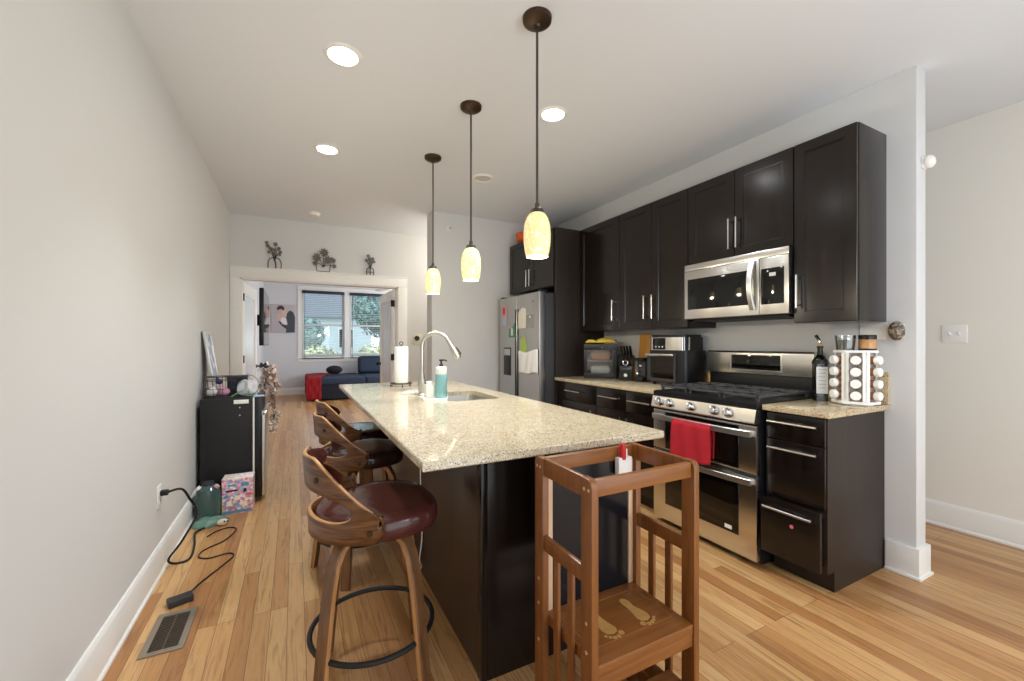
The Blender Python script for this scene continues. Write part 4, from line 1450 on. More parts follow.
def slab_with_hole(o):
    b = bmesh.new()
    e = 0.004
    oz0, oz1 = 0.885, 0.915
    outer = [(IX0, IY0), (IX1, IY0), (IX1, IY1), (IX0, IY1)]
    inner = rr(SX0, SX1, SY0, SY1, 0.06, 6)
    # top and bottom as an annulus: split in quads between rounded hole and outer rectangle
    nI = len(inner)
    q = nI // 4
    order = [2, 3, 0, 1]      # rr starts at the (x1,y1) corner
    oc = [outer[k] for k in order]

    def loop(pts, z):
        return [b.verts.new(Vector((x, y, z)) - o) for x, y in pts]

    def off(pts, d):
        (x0, y0), (x1, y1) = (IX0 + d, IY0 + d), (IX1 - d, IY1 - d)
        full = [(x0, y0), (x1, y0), (x1, y1), (x0, y1)]
        return [full[k] for k in order]
    top_o, top_i = loop(off(oc, e), oz1), loop(inner, oz1)
    s1, s2 = loop(off(oc, 0), oz1 - e), loop(off(oc, 0), oz0 + e)
    bot_o, bot_i = loop(off(oc, e), oz0), loop(inner, oz0)
    for O, I in ((top_o, top_i), (bot_o, bot_i)):
        for c in range(4):
            for k in range(q - 1):
                b.faces.new((O[c], I[c * q + k], I[c * q + k + 1]))
            n1 = (c + 1) % 4
            b.faces.new((O[c], I[c * q + q - 1], I[(n1 * q) % nI], O[n1]))
    for A, B_ in ((top_o, s1), (s1, s2), (s2, bot_o)):
        for c in range(4):
            b.faces.new((A[c], A[(c + 1) % 4], B_[(c + 1) % 4], B_[c]))
    for k in range(nI):
        b.faces.new((top_i[k], top_i[(k + 1) % nI], bot_i[(k + 1) % nI], bot_i[k]))
    bmesh.ops.recalc_face_normals(b, faces=list(b.faces))
    return b


B1 = Vector((1.5, 2.6, 0.885))
mb = MB(B1)
mb.add(slab_with_hole(B1))
tag(obj('island_countertop', mb, M['granite']), 'long pale speckled granite slab on the island, with a sink cut into it', 'countertop')

# sink
B1 = Vector(((SX0 + SX1) / 2, (SY0 + SY1) / 2, 0.70))
t = thing('undermount_sink', 'stainless steel undermount sink bowl set in the island top', 'sink', B1)
mb = MB(B1)
b = bmesh.new()
loops = []
for (d, z) in ((-0.012, 0.884), (0.004, 0.884), (0.010, 0.74), (0.03, 0.715), (0.12, 0.712)):
    loops.append([b.verts.new(Vector((x, y, z)) - B1) for x, y in rr(SX0 + d, SX1 - d, SY0 + d, SY1 - d, 0.055 if d < 0.1 else 0.04, 6)])
for A, B_ in zip(loops, loops[1:]):
    for k in range(len(A)):
        b.faces.new((A[k], A[(k + 1) % len(A)], B_[(k + 1) % len(A)], B_[k]))
b.faces.new(loops[-1])
bmesh.ops.recalc_face_normals(b, faces=list(b.faces))
for f in b.faces:
    f.normal_flip()
mb.add(b)
obj('bowl', mb, M['steel_soft'], t)
obj('drain', MB(B1).lathe([(0, 0.713), (0.042, 0.713), (0.045, 0.716), (0.035, 0.716), (0.03, 0.714), (0, 0.714)], B1 - Vector((0, 0, 0.70)), 24), M['chrome'], t)

# faucet
B1 = Vector((1.453, 2.868, 0.915))
t = thing('kitchen_faucet', 'brushed nickel gooseneck faucet with a pull-down spray head', 'faucet', B1, math.atan2(-0.12, 0.24))
obj('faucet_body', MB().lathe([(0.030, 0), (0.032, 0.004), (0.025, 0.012), (0.023, 0.02), (0.031, 0.055), (0.030, 0.09), (0.021, 0.12), (0.016, 0.15), (0, 0.15)], seg=24), M['satin_nickel'], t)
pts = [(0, 0, 0.13), (0, 0, 0.20), (0, 0, 0.27), (0, 0, 0.335)]
rad = 0.096
for k in range(1, 15):
    a = PI - k * (PI * 0.86) / 14
    pts.append((rad + rad * math.cos(a), 0, 0.335 + rad * math.sin(a)))
obj('gooseneck', MB().tube(pts, 0.0145, 14), M['satin_nickel'], t)
e = Vector(pts[-1])
dv = (e - Vector(pts[-2])).normalized()
sh = MB()
sh.tube([e, e + dv * 0.03, e + dv * 0.07, e + dv * 0.11, e + dv * 0.135, e + dv * 0.142], [0.0155, 0.017, 0.023, 0.026, 0.023, 0.016], 16)
sh_o = obj('spray_head', sh, M['satin_nickel'], t)
obj('spray_trigger', MB().tube([e + dv * 0.06 + Vector((0.022, 0, 0.006)), e + dv * 0.115 + Vector((0.028, 0, 0.006))], 0.007, 8), M['dark_grey'], sh_o)
obj('lever', MB().tube([(0, 0.018, 0.07), (0, 0.04, 0.075), (-0.02, 0.06, 0.12)], [0.010, 0.009, 0.006], 10), M['nickel'], t)

# tray with soap things
B1 = Vector((1.475, 2.615, 0.915))
tr = MB()
tr.prism(rr(-0.075, 0.075, -0.085, 0.085, 0.012), 'Z', 0.0, 0.012)
o = obj('soap_tray', tr, M['white_gloss'])
o.location = B1
o.rotation_euler = (0, 0, -0.35)
tag(o, 'white ceramic tray holding the soap bottles by the faucet', 'tray')
B2 = B1 + Vector((0.028, -0.022, 0.012))
t = thing('soap_bottle', 'tall teal soap bottle with a white collar and black pump', 'soap bottle', B2)
obj('bottle_body', MB().lathe([(0, 0), (0.034, 0), (0.037, 0.005), (0.037, 0.145), (0.032, 0.152), (0, 0.152)], seg=24), M['teal_soap'], t)
obj('collar', MB().lathe([(0.033, 0.15), (0.036, 0.155), (0.035, 0.190), (0.022, 0.200), (0, 0.200)], seg=24), M['white'], t)
pm = MB().lathe([(0.013, 0.198), (0.013, 0.212), (0.006, 0.214), (0.006, 0.232), (0.014, 0.234), (0.014, 0.244), (0, 0.245)], seg=16)
pm.tube([(0, 0, 0.239), (0.02, -0.02, 0.240), (0.028, -0.028, 0.232)], 0.0045, 8)
obj('pump', pm, M['black'], t)
B2 = B1 + Vector((-0.034, 0.030, 0.012))
t = thing('soap_jar', 'milky white soap jar behind the teal bottle on the tray', 'soap jar', B2)
obj('jar', MB().prism(rr(-0.032, 0.032, -0.03, 0.03, 0.010), 'Z', 0, 0.082, bev=0.003), M['soap_clear'], t)
obj('lid', MB().lathe([(0.022, 0.08), (0.022, 0.098), (0.019, 0.102), (0, 0.102)], seg=20), M['white'], t)
B1 = Vector((1.425, 3.04, 0.915))
o = obj('sponge_dish', MB().prism(rr(-0.05, 0.05, -0.11, 0.11, 0.012), 'Z', 0.0, 0.010, bev=0.002), M['white_gloss'])
o.location = B1
o.rotation_euler = (0, 0, -0.5)
tag(o, 'flat white dish lying between the paper towels and the faucet', 'dish')
# paper towels
B1 = Vector((1.452, 3.50, 0.915))
t = thing('paper_towel_holder', 'paper towel roll on a dark wrought iron stand on the island', 'paper towels', B1)
sm_ = MB()
sm_.tube([(0.085 * math.cos(2 * PI * k / 28), 0.085 * math.sin(2 * PI * k / 28), 0.028) for k in range(28)], 0.004, 8, closed=True)
for k in range(3):
    a = 2 * PI * k / 3 + 0.4
    c, s_ = math.cos(a), math.sin(a)
    sm_.tube([(0, 0, 0.028), (0.04 * c, 0.04 * s_, 0.028), (0.085 * c, 0.085 * s_, 0.024), (0.098 * c, 0.098 * s_, 0.012), (0.092 * c, 0.092 * s_, 0.004), (0.080 * c, 0.080 * s_, 0.006), (0.08 * c, 0.08 * s_, 0.014)], 0.004, 8)
sm_.cyl((0, 0, 0.026), (0, 0, 0.345), 0.004, 8)
sm_.tube([(0.014 * math.cos(2 * PI * k / 16), 0, 0.357 + 0.014 * math.sin(2 * PI * k / 16)) for k in range(16)], 0.0035, 8, closed=True)
obj('iron_stand', sm_, M['iron'], t)
obj('paper_roll', MB().lathe([(0.018, 0.034), (0.055, 0.034), (0.056, 0.037), (0.056, 0.328), (0.055, 0.331), (0.018, 0.331)], seg=32), M['paper'], t)

# charging cord on the island side
cp_ = [(BX0 - 0.02, 2.24, 0.70), (BX0 - 0.022, 2.24, 0.6), (BX0 - 0.025, 2.22, 0.4), (BX0 - 0.014, 2.24, 0.22), (BX0 - 0.035, 2.21, 0.12), (BX0 - 0.014, 2.25, 0.06), (BX0 - 0.05, 2.26, 0.006), (BX0 - 0.07, 2.34, 0.006)]
# ------------------------------------------------------------------ bar stools
def make_stool(loc, rz, leg_rz, label, leather):
    t = thing('bar_stool', label, 'bar stool', loc, 0, 'swivel stools at the island')
    zb, rad = 0.602, 0.226
    dirf = rz

    def P(a, r, z):
        a += dirf
        return (r * math.cos(a), r * math.sin(a), z)
    A0, A1 = math.radians(95), math.radians(120)
    N = 72

    def top(a):
        u = min(1, max(0, (abs(a) - A0) / math.radians(62)))
        s = u * u * (3 - 2 * u)
        return 0.690 + 0.196 * (0.55 * u + 0.45 * s)

    def rad_at(z):
        return rad + 0.020 * max(0, (z - 0.62) / 0.26)
    mb = MB()
    b = bmesh.new()
    cols = []
    for i in range(N + 1):
        a = A0 + (2 * PI - 2 * A0) * i / N
        aa = a if a <= PI else 2 * PI - a
        zt = top(aa)
        e = (aa - A0) / math.radians(10)
        if e < 1:
            k = 1 - e
            zt -= 0.03 * k * k
            zbb = zb + 0.03 * k * k
        else:
            zbb = zb
        g_ = 0
        if aa > A1:
            u = (PI - aa) / (PI - A1)
            g_ = 0.052 * max(0.0, 1 - u ** 4) ** 0.5
        zc_ = 0.706 + 0.020 * min(1, max(0, (aa - A1) / (PI - A1))) if aa > A1 else 0.706
        lo, hi = zc_ - g_ * 0.85, zc_ + g_
        zs = [zbb + (lo - zbb) * k / 3 for k in range(4)] + [hi + (zt - hi) * k / 4 for k in range(5)]
        cols.append(([b.verts.new(P(a, rad_at(z), z)) for z in zs], g_ > 0.001))
    for i in range(N):
        A, B_ = cols[i][0], cols[i + 1][0]
        for k in range(8):
            if k == 3 and cols[i][1] and cols[i + 1][1]:
                continue
            b.faces.new((A[k], B_[k], B_[k + 1], A[k + 1]))
    bmesh.ops.remove_doubles(b, verts=list(b.verts), dist=0.0005)
    bmesh.ops.recalc_face_normals(b, faces=list(b.faces))
    mb.add(b)
    sh = obj('bentwood_shell', mb, M['walnut'], t, ang=60)
    sh.data.materials.append(M['walnut_edge'])
    sd = sh.modifiers.new('thick', 'SOLIDIFY')
    sd.thickness = 0.014
    sd.offset = -1
    sd.material_offset_rim = 1
    for sg in (1, -1):
        for (aa, z) in ((math.radians(106), 0.64), (math.radians(152), 0.815)):
            p = Vector(P(sg * aa, rad_at(z) + 0.002, z))
            n = Vector((p.x, p.y, 0)).normalized()
            obj('bolt', MB().tube([p - n * 0.003, p + n * 0.003], 0.010, 12), M['bronze'], sh)
    # leather pad inside the back
    b = bmesh.new()
    cols = []
    for i in range(31):
        a = math.radians(128) + math.radians(104) * i / 30
        aa = a if a <= PI else 2 * PI - a
        u = abs(a - PI) / math.radians(52)
        k = max(0.0, 1 - u ** 4) ** 0.5
        zm = 0.835 - 0.01 * u
        hh_ = 0.045 * k
        cols.append([b.verts.new(P(a, rad_at(zm) - 0.016 - 0.010 * k * (1 - (2 * j / 6 - 1) ** 2), zm + hh_ * (2 * j / 6 - 1))) for j in range(7)])
    for i in range(30):
        for j in range(6):
            b.faces.new((cols[i][j], cols[i + 1][j], cols[i + 1][j + 1], cols[i][j + 1]))
    bmesh.ops.recalc_face_normals(b, faces=list(b.faces))
    obj('back_pad', MB().add(b), leather, t, ang=70)
    # seat cushion, extended a little to the front
    prof = [(0, 0.676), (0.08, 0.677), (0.15, 0.678), (0.190, 0.675), (0.203, 0.668), (0.209, 0.656), (0.211, 0.63), (0.208, 0.606), (0.200, 0.598), (0.16, 0.594), (0, 0.594)]
    m = MB().lathe(prof, seg=48)
    for v in m.bm.verts:
        r0 = math.hypot(v.co.x, v.co.y)
        a = math.atan2(v.co.y, v.co.x)
        if r0 > 0.02:
            nn = 2.0 + 1.1 * max(0, min(1, math.cos(a) * 2 + 0.5))
            f = 1.07 / (abs(math.cos(a)) ** nn + abs(math.sin(a)) ** nn) ** (1 / nn) if math.cos(a) > -0.25 else 1.0
            f = f if math.cos(a) > 0 else 1 + (f - 1) * max(0, 1 + math.cos(a) * 4)
            v.co.x, v.co.y = r0 * f * math.cos(a), r0 * f * math.sin(a)
        v.co.z += 0.010 * max(0, v.co.x) * 4 * (v.co.z - 0.6) / 0.07 * 0.3
    m.bm.transform(Matrix.Rotation(dirf, 4, 'Z'))
    obj('seat', m, leather, t, ang=60)
    obj('swivel_plate', MB().lathe([(0.09, 0.570), (0.10, 0.576), (0.10, 0.596), (0, 0.596)], seg=24), M['black_matt'], t)
    for k in range(4):
        a = leg_rz + PI / 4 + k * PI / 2
        c, s_ = math.cos(a), math.sin(a)
        path = [(0.255, 0.0), (0.243, 0.10), (0.231, 0.20), (0.216, 0.33), (0.200, 0.44), (0.185, 0.505), (0.160, 0.550), (0.125, 0.574), (0.075, 0.581), (0.03, 0.581)]
        # resample
        pts = [(r * c, r * s_, z) for r, z in path]
        m = MB().tube(pts, 1.0, flat=(0.050, 0.026), up=(c, s_, 0))
        m.bm.faces.ensure_lookup_table()
        m.mats = [M['walnut_leg'], M['walnut_edge']]
        for fi in range(len(path) * 8 - 8):
            m.bm.faces[fi].material_index = 1 if fi % 8 in (1, 5) else 0
        obj('leg', m, M['walnut_leg'], t, ang=28)
    obj('foot_ring', MB().tube([(0.222 * math.cos(2 * PI * k / 48), 0.222 * math.sin(2 * PI * k / 48), 0.205) for k in range(48)], 0.0095, 10, closed=True), M['black_matt'], t)
    return t


make_stool((0.938, 1.675, 0), math.radians(4), math.atan2(-1.675, CX - 0.935), 'walnut swivel stool with a red-brown leather seat, closest to the toddler tower', M['leather'])
make_stool((1.003, 2.55, 0), math.radians(8), math.radians(112), 'middle of the three walnut swivel stools along the island', M['leather_dark'])
make_stool((1.04, 3.13, 0), math.radians(10), math.radians(112), 'walnut swivel stool at the doorway end of the island', M['leather_dark'])

# ------------------------------------------------------------------ toddler tower
TX0, TX1, TY0, TY1, TH = 1.384, 1.812, 0.908, 1.212, 0.90
B0 = Vector(((TX0 + TX1) / 2, (TY0 + TY1) / 2, 0))
t = thing('toddler_tower', 'stained wood toddler step tower with footprints on its platform, in front of the island', 'step tower', B0)
pw, pd = 0.024, 0.050
for (x, y) in ((TX0, TY0), (TX1 - pw, TY0), (TX0, TY1 - pd), (TX1 - pw, TY1 - pd)):
    ol = []
    r = 0.022
    front = y == TY0
    top_c = (y + r, TH - r) if front else (y + pd - r, TH - r)
    if front:
        ol = [(y, 0), (y + pd, 0), (y + pd, TH), (y + r, TH)] + [(y + r - r * math.sin(k * PI / 10), TH - r + r * math.cos(k * PI / 10)) for k in range(1, 6)]
    else:
        ol = [(y, 0), (y + pd, 0)] + [(y + pd - r + r * math.cos(k * PI / 10), TH - r + r * math.sin(k * PI / 10)) for k in range(0, 5)] + [(y + pd - r, TH), (y, TH)]
    p = obj('post', MB(B0).prism(ol, 'X', x, x + pw, bev=0.003), M['tower_z'], t)
    outx = x if x == TX0 else x + pw
    for z in (0.50, 0.42, 0.30, TH - 0.03):
        for dyy in ((0.014, 0.034) if z > 0.8 else (0.024,)):
            obj('screw_cap', MB(B0).tube([(outx - 0.001, y + dyy, z), (outx + (0.001 if x != TX0 else 0), y + dyy, z)], 0.005, 10), M['pale_wood'], p)
for x in (TX0, TX1 - pw):
    obj('side_rail', MB(B0).box(x + 0.004, x + pw - 0.004, TY0 + pd, TY1 - pd, TH - 0.058, TH, 0.004), M['tower_z'], t)
    obj('side_rail', MB(B0).box(x + 0.004, x + pw - 0.004, TY0 + pd, TY1 - pd, 0.600, 0.648, 0.004), M['tower_z'], t)
    obj('side_rail', MB(B0).box(x + 0.004, x + pw - 0.004, TY0 + pd, TY1 - pd, 0.03, 0.078, 0.004), M['tower_z'], t)
    for yy in (TY0 + 0.112, TY0 + 0.188):
        obj('slat', MB(B0).box(x + 0.006, x + pw - 0.006, yy - 0.013, yy + 0.013, 0.076, 0.602, 0.003), M['tower_z'], t)
obj('cross_rail', MB(B0).box(TX0 + pw, TX1 - pw, TY0 + 0.010, TY0 + 0.030, TH - 0.052, TH - 0.004, 0.004), M['tower'], t)
obj('cross_rail', MB(B0).box(TX0 + pw, TX1 - pw, TY1 - 0.034, TY1 - 0.014, TH - 0.052, TH - 0.004, 0.004), M['tower'], t)
pf = MB(B0)
pf.box(TX0 + pw, TX1 - pw, TY0 + pd * 0 + 0.004, TY1 - 0.02, 0.352, 0.386, 0.003)
pz = 0.386
plt_ = obj('platform', pf, M['tower'], t)
obj('platform_apron', MB(B0).box(TX0 + pw, TX1 - pw, TY0 + 0.006, TY0 + 0.024, 0.315, 0.356, 0.002), M['tower'], t)
for (a, b, c, d) in ((TX0 + 0.05, TX1 - 0.05, TY0 + 0.06, TY0 + 0.064), (TX0 + 0.05, TX1 - 0.05, TY1 - 0.07, TY1 - 0.066), (TX0 + 0.05, TX0 + 0.054, TY0 + 0.06, TY1 - 0.066), (TX1 - 0.054, TX1 - 0.05, TY0 + 0.06, TY1 - 0.066)):
    obj('inlay_line', MB(B0).box(a, b, c, d, pz - 0.001, pz + 0.0004), M['tower_line'], plt_)
for (fx, mir) in ((1.535, -1), (1.675, 1)):
    fp = MB(B0)
    ol = []
    sole = [(-0.016, -0.055), (-0.020, -0.04), (-0.017, -0.015), (-0.022, 0.015), (-0.030, 0.040), (-0.022, 0.056), (0.0, 0.062), (0.022, 0.054), (0.030, 0.036), (0.024, 0.012), (0.013, -0.015), (0.019, -0.04), (0.014, -0.056), (0, -0.064)]
    yc = 1.055
    fp.prism([(fx + mir * p[0] * 0.85, yc - p[1]) for p in sole], 'Z', pz - 0.001, pz + 0.0006)
    for (tx, ty, tr_) in ((-0.025, 0.068, 0.010), (-0.008, 0.076, 0.0075), (0.007, 0.075, 0.0068), (0.019, 0.069, 0.006), (0.029, 0.060, 0.0055)):
        fp.lathe([(0, 0.0006), (tr_, 0.0006), (tr_, -0.001)], (fx + mir * tx, yc - ty, pz), 12, cap=False)
    obj('footprint', fp, M['inlay'], plt_)
cbm = MB(B0)
cb_ = obj('chalkboard', cbm.box(TX0 + pw + 0.030, TX1 - pw - 0.022, TY1 - 0.030, TY1 - 0.022, 0.386, TH - 0.052), M['chalk'], t)
for (a, b) in ((TX0 + pw, TX0 + pw + 0.026), (TX1 - pw - 0.020, TX1 - pw)):
    obj('chalkboard_stile', MB(B0).box(a, b, TY1 - 0.034, TY1 - 0.018, 0.386, TH - 0.052, 0.002), M['pale_wood'], cb_)
# lower step, sticking out at the front
st = MB(B0)
st.box(TX0 + pw + 0.001, TX1 - pw - 0.001, TY0 - 0.10, TY0 + 0.10, 0.155, 0.180, 0.003)
obj('step', st, M['tower'], t)
for x in (TX0 + pw, TX1 - pw - 0.022):
    obj('step_bearer', MB(B0).box(x, x + 0.022, TY0 - 0.09, TY1 - pd, 0.115, 0.156, 0.003), M['tower_z'], t)
    obj('step_leg', MB(B0).box(x, x + 0.022, TY0 - 0.09, TY0 - 0.05, 0.0, 0.116, 0.003), M['tower_z'], t)
# white clip with a red marker on the rear rail
B1 = Vector((1.728, TY1 - 0.0375, 0.800))
t = thing('marker_holder', 'white clip holding a red marker on the back rail of the toddler tower', 'marker holder', B1)
obj('clip', MB().box(-0.028, 0.034, -0.020, 0.003, 0.0, 0.062, 0.003), M['white'], t)
obj('clip_hook', MB().box(-0.01, 0.018, -0.014, 0.003, 0.06, 0.090, 0.002), M['white'], t)
obj('marker', MB().tube([(-0.004, -0.012, 0.055), (-0.004, -0.012, 0.098), (-0.004, -0.012, 0.110)], [0.0125, 0.0125, 0.009], 12), M['red'], t)

# ------------------------------------------------------------------ mini fridge corner
B0 = Vector((0.24, 4.17, 0))
t = thing('mini_fridge', 'black mini fridge standing against the plain wall, toys on top', 'mini fridge', B0)
my0, my1, mz = 3.912, 4.42, 0.843
obj('fridge_body', MB(B0).box(0.028, 0.372, my0, my1, 0.025, mz, 0.006), M['black_matt'], t)
obj('gasket', MB(B0).box(0.372, 0.384, my0 + 0.004, my1 - 0.004, 0.05, mz - 0.004), M['white'], t)
d = obj('door', MB(B0).box(0.384, 0.432, my0, my1, 0.045, mz, 0.006), M['black'], t)
obj('door_skin', MB(B0).box(0.432, 0.458, my0 + 0.003, my1 - 0.003, 0.048, mz - 0.12, 0.010, seg=3), M['steel_soft'], d)
obj('handle', MB(B0).box(0.432, 0.470, my0 + 0.003, my0 + 0.06, mz - 0.15, mz - 0.11, 0.006), M['chrome'], d)
obj('label_plate', MB(B0).box(0.245, 0.345, my0 - 0.002, my0, mz - 0.045, mz - 0.014, 0.0006), M['white'], t)
for z in (mz - 0.075, mz - 0.135):
    obj('screw', MB(B0).tube([(0.285, my0, z), (0.285, my0 - 0.003, z)], 0.005, 10), M['grey_lens'], t)
for (x, y) in ((0.06, my0 + 0.04), (0.36, my0 + 0.04), (0.06, my1 - 0.04), (0.36, my1 - 0.04)):
    obj('foot', MB(B0).cyl((x, y, 0), (x, y, 0.03), 0.016, 10), M['black_matt'], t)

# leaning frame
B1 = Vector((0.05, 4.27, mz))
t = thing('leaning_frame', 'tall narrow picture frame leaning against the wall on the mini fridge', 'picture frame', B1)
T = Matrix.Translation((0.055, 0, 0)) @ Matrix.Rotation(math.radians(-8.5), 4, 'Y')
m = MB()
for (a, b, c, d) in ((-0.14, -0.115, 0, 0.54), (0.115, 0.14, 0, 0.54), (-0.115, 0.115, 0, 0.03), (-0.115, 0.115, 0.51, 0.54)):
    m.box(-0.02, 0.0, a, b, c, d, 0.002, T=T)
obj('frame_border', m, M['steel_soft'], t)
obj('picture', MB().box(-0.016, -0.006, -0.116, 0.116, 0.028, 0.512, T=T), M['frame_print'], t)

# wire basket with plush toys
B1 = Vector((0.135, 4.045, mz))
t = thing('wire_basket', 'dark wire basket full of small plush toys on the mini fridge', 'basket', B1)
m = MB()
for z, rr_ in ((0.004, 0.075), (0.07, 0.088), (0.135, 0.092), (0.165, 0.080)):
    m.tube([(rr_ * 1.15 * math.cos(2 * PI * k / 24), rr_ * 0.95 * math.sin(2 * PI * k / 24), z) for k in range(24)], 0.0025 if z < 0.15 else 0.004, 6, closed=True)
for k in range(10):
    a = 2 * PI * k / 10
    m.tube([(q * 1.15 * math.cos(a), q * 0.95 * math.sin(a), z) for z, q in ((0.004, 0.075), (0.07, 0.088), (0.135, 0.092), (0.165, 0.080))], 0.002, 6)
m.lathe([(0, 0.0), (0.076, 0.0), (0.076, 0.004), (0, 0.004)], seg=24, sx=1.15, sy=0.95)
obj('wire_frame', m, M['iron'], t)
for (dx, dy, dz, r, mm, lab) in ((-0.045, -0.014, 0.046, 0.036, 'plush_white', 'white plush toy at the wall side of the wire basket'),
                                 (0.038, -0.02, 0.046, 0.034, 'plush_pink', 'pink plush toy at the front of the wire basket'),
                                 (0.006, 0.042, 0.05, 0.034, 'plush_white', 'white plush toy at the back of the wire basket'),
                                 (0.0, -0.005, 0.125, 0.024, 'plush_dark', 'small dark purple plush toy on top of the basket pile')):
    o = thing('plush_toy', lab, 'plush toy', B1 + Vector((dx, dy, dz)), R.random() * 6, 'plush toys in the wire basket')
    obj('plush_body', MB().ball((0, 0, 0), r, sub=3, sz=0.95).ball((0, -r * 0.6, r * 0.75), r * 0.55), M[mm], o)
    obj('ear', MB().ball((r * 0.4, -r * 0.6, r * 1.25), r * 0.22), M[mm], o)
    obj('ear', MB().ball((-r * 0.4, -r * 0.6, r * 1.25), r * 0.22), M[mm], o)
# dark box behind
B1 = Vector((0.235, 4.27, mz))
t = thing('storage_tin', 'small dark blue box at the back of the mini fridge top', 'box', B1)
obj('tin_body', MB().box(-0.07, 0.07, -0.06, 0.06, 0, 0.135, 0.006), M['navy'], t)
obj('tin_lid', MB().box(-0.073, 0.073, -0.063, 0.063, 0.125, 0.155, 0.006), M['blind_dark'], t)
# clear bag with green handles
B1 = Vector((0.325, 4.03, mz))
t = thing('clear_toy_bag', 'clear plastic bag with a wire hoop and green tubing on the mini fridge', 'bag', B1)


def bag_fn(u, v):
    a = 2 * PI * u
    th = PI * v
    k = math.sin(th) ** 0.7
    r = 0.062 + (0.012 * math.sin(5 * a + 3 * v) + 0.008 * math.sin(9 * a - 5 * v)) * k
    z = 0.066 * (1 - math.cos(th)) * (1 + 0.16 * math.sin(3 * a + 1) * k)
    return (r * k * math.cos(a) * 1.1, r * k * math.sin(a) * 0.85, z)


obj('bag_film', MB().grid(bag_fn, 26, 14, closed_u=True), M['milky'], t, ang=60)
obj('hoop', MB().tube([(0.085 * math.cos(2 * PI * k / 30), -0.02, 0.09 + 0.085 * math.sin(2 * PI * k / 30)) for k in range(30)], 0.0022, 6, closed=True), M['iron'], t)
obj('bag_filling', MB().ball((-0.02, 0.0, 0.035), 0.03, sx=1.5, sy=1.1, sz=0.8).ball((0.035, 0.01, 0.032), 0.026, sx=1.3), M['plush_white'], t)
obj('green_tube', MB().tube([(-0.10, -0.085, 0.008), (-0.07, -0.082, 0.03), (-0.02, -0.083, 0.06), (0.02, -0.080, 0.05), (0.0, -0.085, 0.012), (0.05, -0.088, 0.010)], 0.005, 8), M['green_cord'], t)
# small white shape on fridge edge: folded flyer
o = obj('paper_flyer', MB().box(-0.04, 0.04, -0.06, 0.06, 0, 0.004, 0.001), M['card_blue'])
o.location = (0.405, 4.0, mz)
o.rotation_euler = (0, 0, 0.2)
tag(o, 'pale blue leaflet lying on the front edge of the mini fridge top', 'paper')

# dried flower garland over the front of the mini fridge
B1 = Vector((0.43, 4.22, mz))
t = thing('dried_flower_garland', 'garland of dried pink and beige flowers with black bows hanging down the mini fridge front', 'garland', B1)
path = [(0.0, 0.02, 0.03), (0.02, 0.0, 0.16), (0.05, -0.02, 0.20), (0.075, -0.03, 0.10), (0.085, -0.03, 0.0), (0.085, -0.04, -0.12), (0.078, -0.05, -0.24), (0.074, -0.05, -0.34)]
obj('stem', MB().tube(path, 0.004, 8), M['bark'], t)
cents = []
for s_ in range(len(path) - 1):
    a_, b_ = Vector(path[s_]), Vector(path[s_ + 1])
    for k in range(5 if s_ < 4 else 4):
        cents.append((a_.lerp(b_, k / 4) + Vector((R.gauss(0.002, 0.016), R.gauss(0, 0.03), R.gauss(0, 0.012))), 0.042 if s_ < 4 else 0.030))
for c, r_ in cents:
    c.x = max(c.x, 0.062 if c.z < 0.02 else -0.02)
    b = bmesh.new()
    for k in range(34):
        d = Vector((R.gauss(0, 1), R.gauss(0, 1), R.gauss(0, 1))).normalized()
        s2 = d.cross(Vector((R.gauss(0, 1), R.gauss(0, 1), R.gauss(0, 1)))).normalized()
        L = r_ * (0.7 + 0.5 * R.random())
        n_ = d.cross(s2)
        b.faces.new([b.verts.new(c + d * L * 0.15), b.verts.new(c + d * L * 0.6 + s2 * L * 0.36), b.verts.new(c + d * L + n_ * L * 0.2), b.verts.new(c + d * L * 0.6 - s2 * L * 0.36)])
    obj('dried_flower', MB().add(b), M['dried'], t)
for (x, y, z) in ((0.0, -0.05, 0.235), (0.035, -0.05, 0.21)):
    m = MB()
    for sg in (-1, 1):
        m.tube([(x, y, z), (x + sg * 0.02, y - 0.004, z + 0.022), (x + sg * 0.036, y, z + 0.004), (x + sg * 0.02, y + 0.004, z - 0.012), (x, y, z)], 1.0, flat=(0.026, 0.004), up=(0, 1, 0))
    m.ball((x, y, z), 0.010)
    obj('bow', m, M['ribbon'], t)

# toy box
B1 = Vector((0.29, 3.80, 0))
t = thing('toy_carton', 'colourful pink and blue toy carton on the floor in front of the mini fridge', 'carton', B1, -0.03)
obj('carton', MB().box(-0.098, 0.098, -0.07, 0.07, 0, 0.262, 0.003), M['toybox'], t)
obj('carton_top', MB().box(-0.0985, 0.0985, -0.0705, 0.0705, 0.2605, 0.2635, 0.001), M['toybox_top'], t)
pr = MB()
for (a, b, c, d, mm) in ((-0.095, 0.095, 0.004, 0.028, 'box_blue'), (-0.06, -0.01, 0.205, 0.222, 'box_blue'), (0.02, 0.075, 0.198, 0.230, 'box_blue'),
                         (-0.075, 0.005, 0.165, 0.182, 'box_ink'), (0.035, 0.06, 0.155, 0.185, 'box_ink'), (0.05, 0.088, 0.125, 0.150, 'box_pink'), (-0.085, -0.055, 0.120, 0.145, 'box_blue'),
                         (-0.02, 0.02, 0.10, 0.135, 'box_cream'), (-0.07, -0.035, 0.06, 0.10, 'box_cream'), (0.03, 0.065, 0.045, 0.085, 'box_cream'), (-0.05, 0.03, 0.238, 0.246, 'box_pink')):
    pr.prism([(a, c), (b, c + 0.004), (b - 0.004, d), (a + 0.004, d - 0.003)], 'Y', -0.0712, -0.0702, M[mm])
obj('printed_panel', pr, M['box_blue'], t)
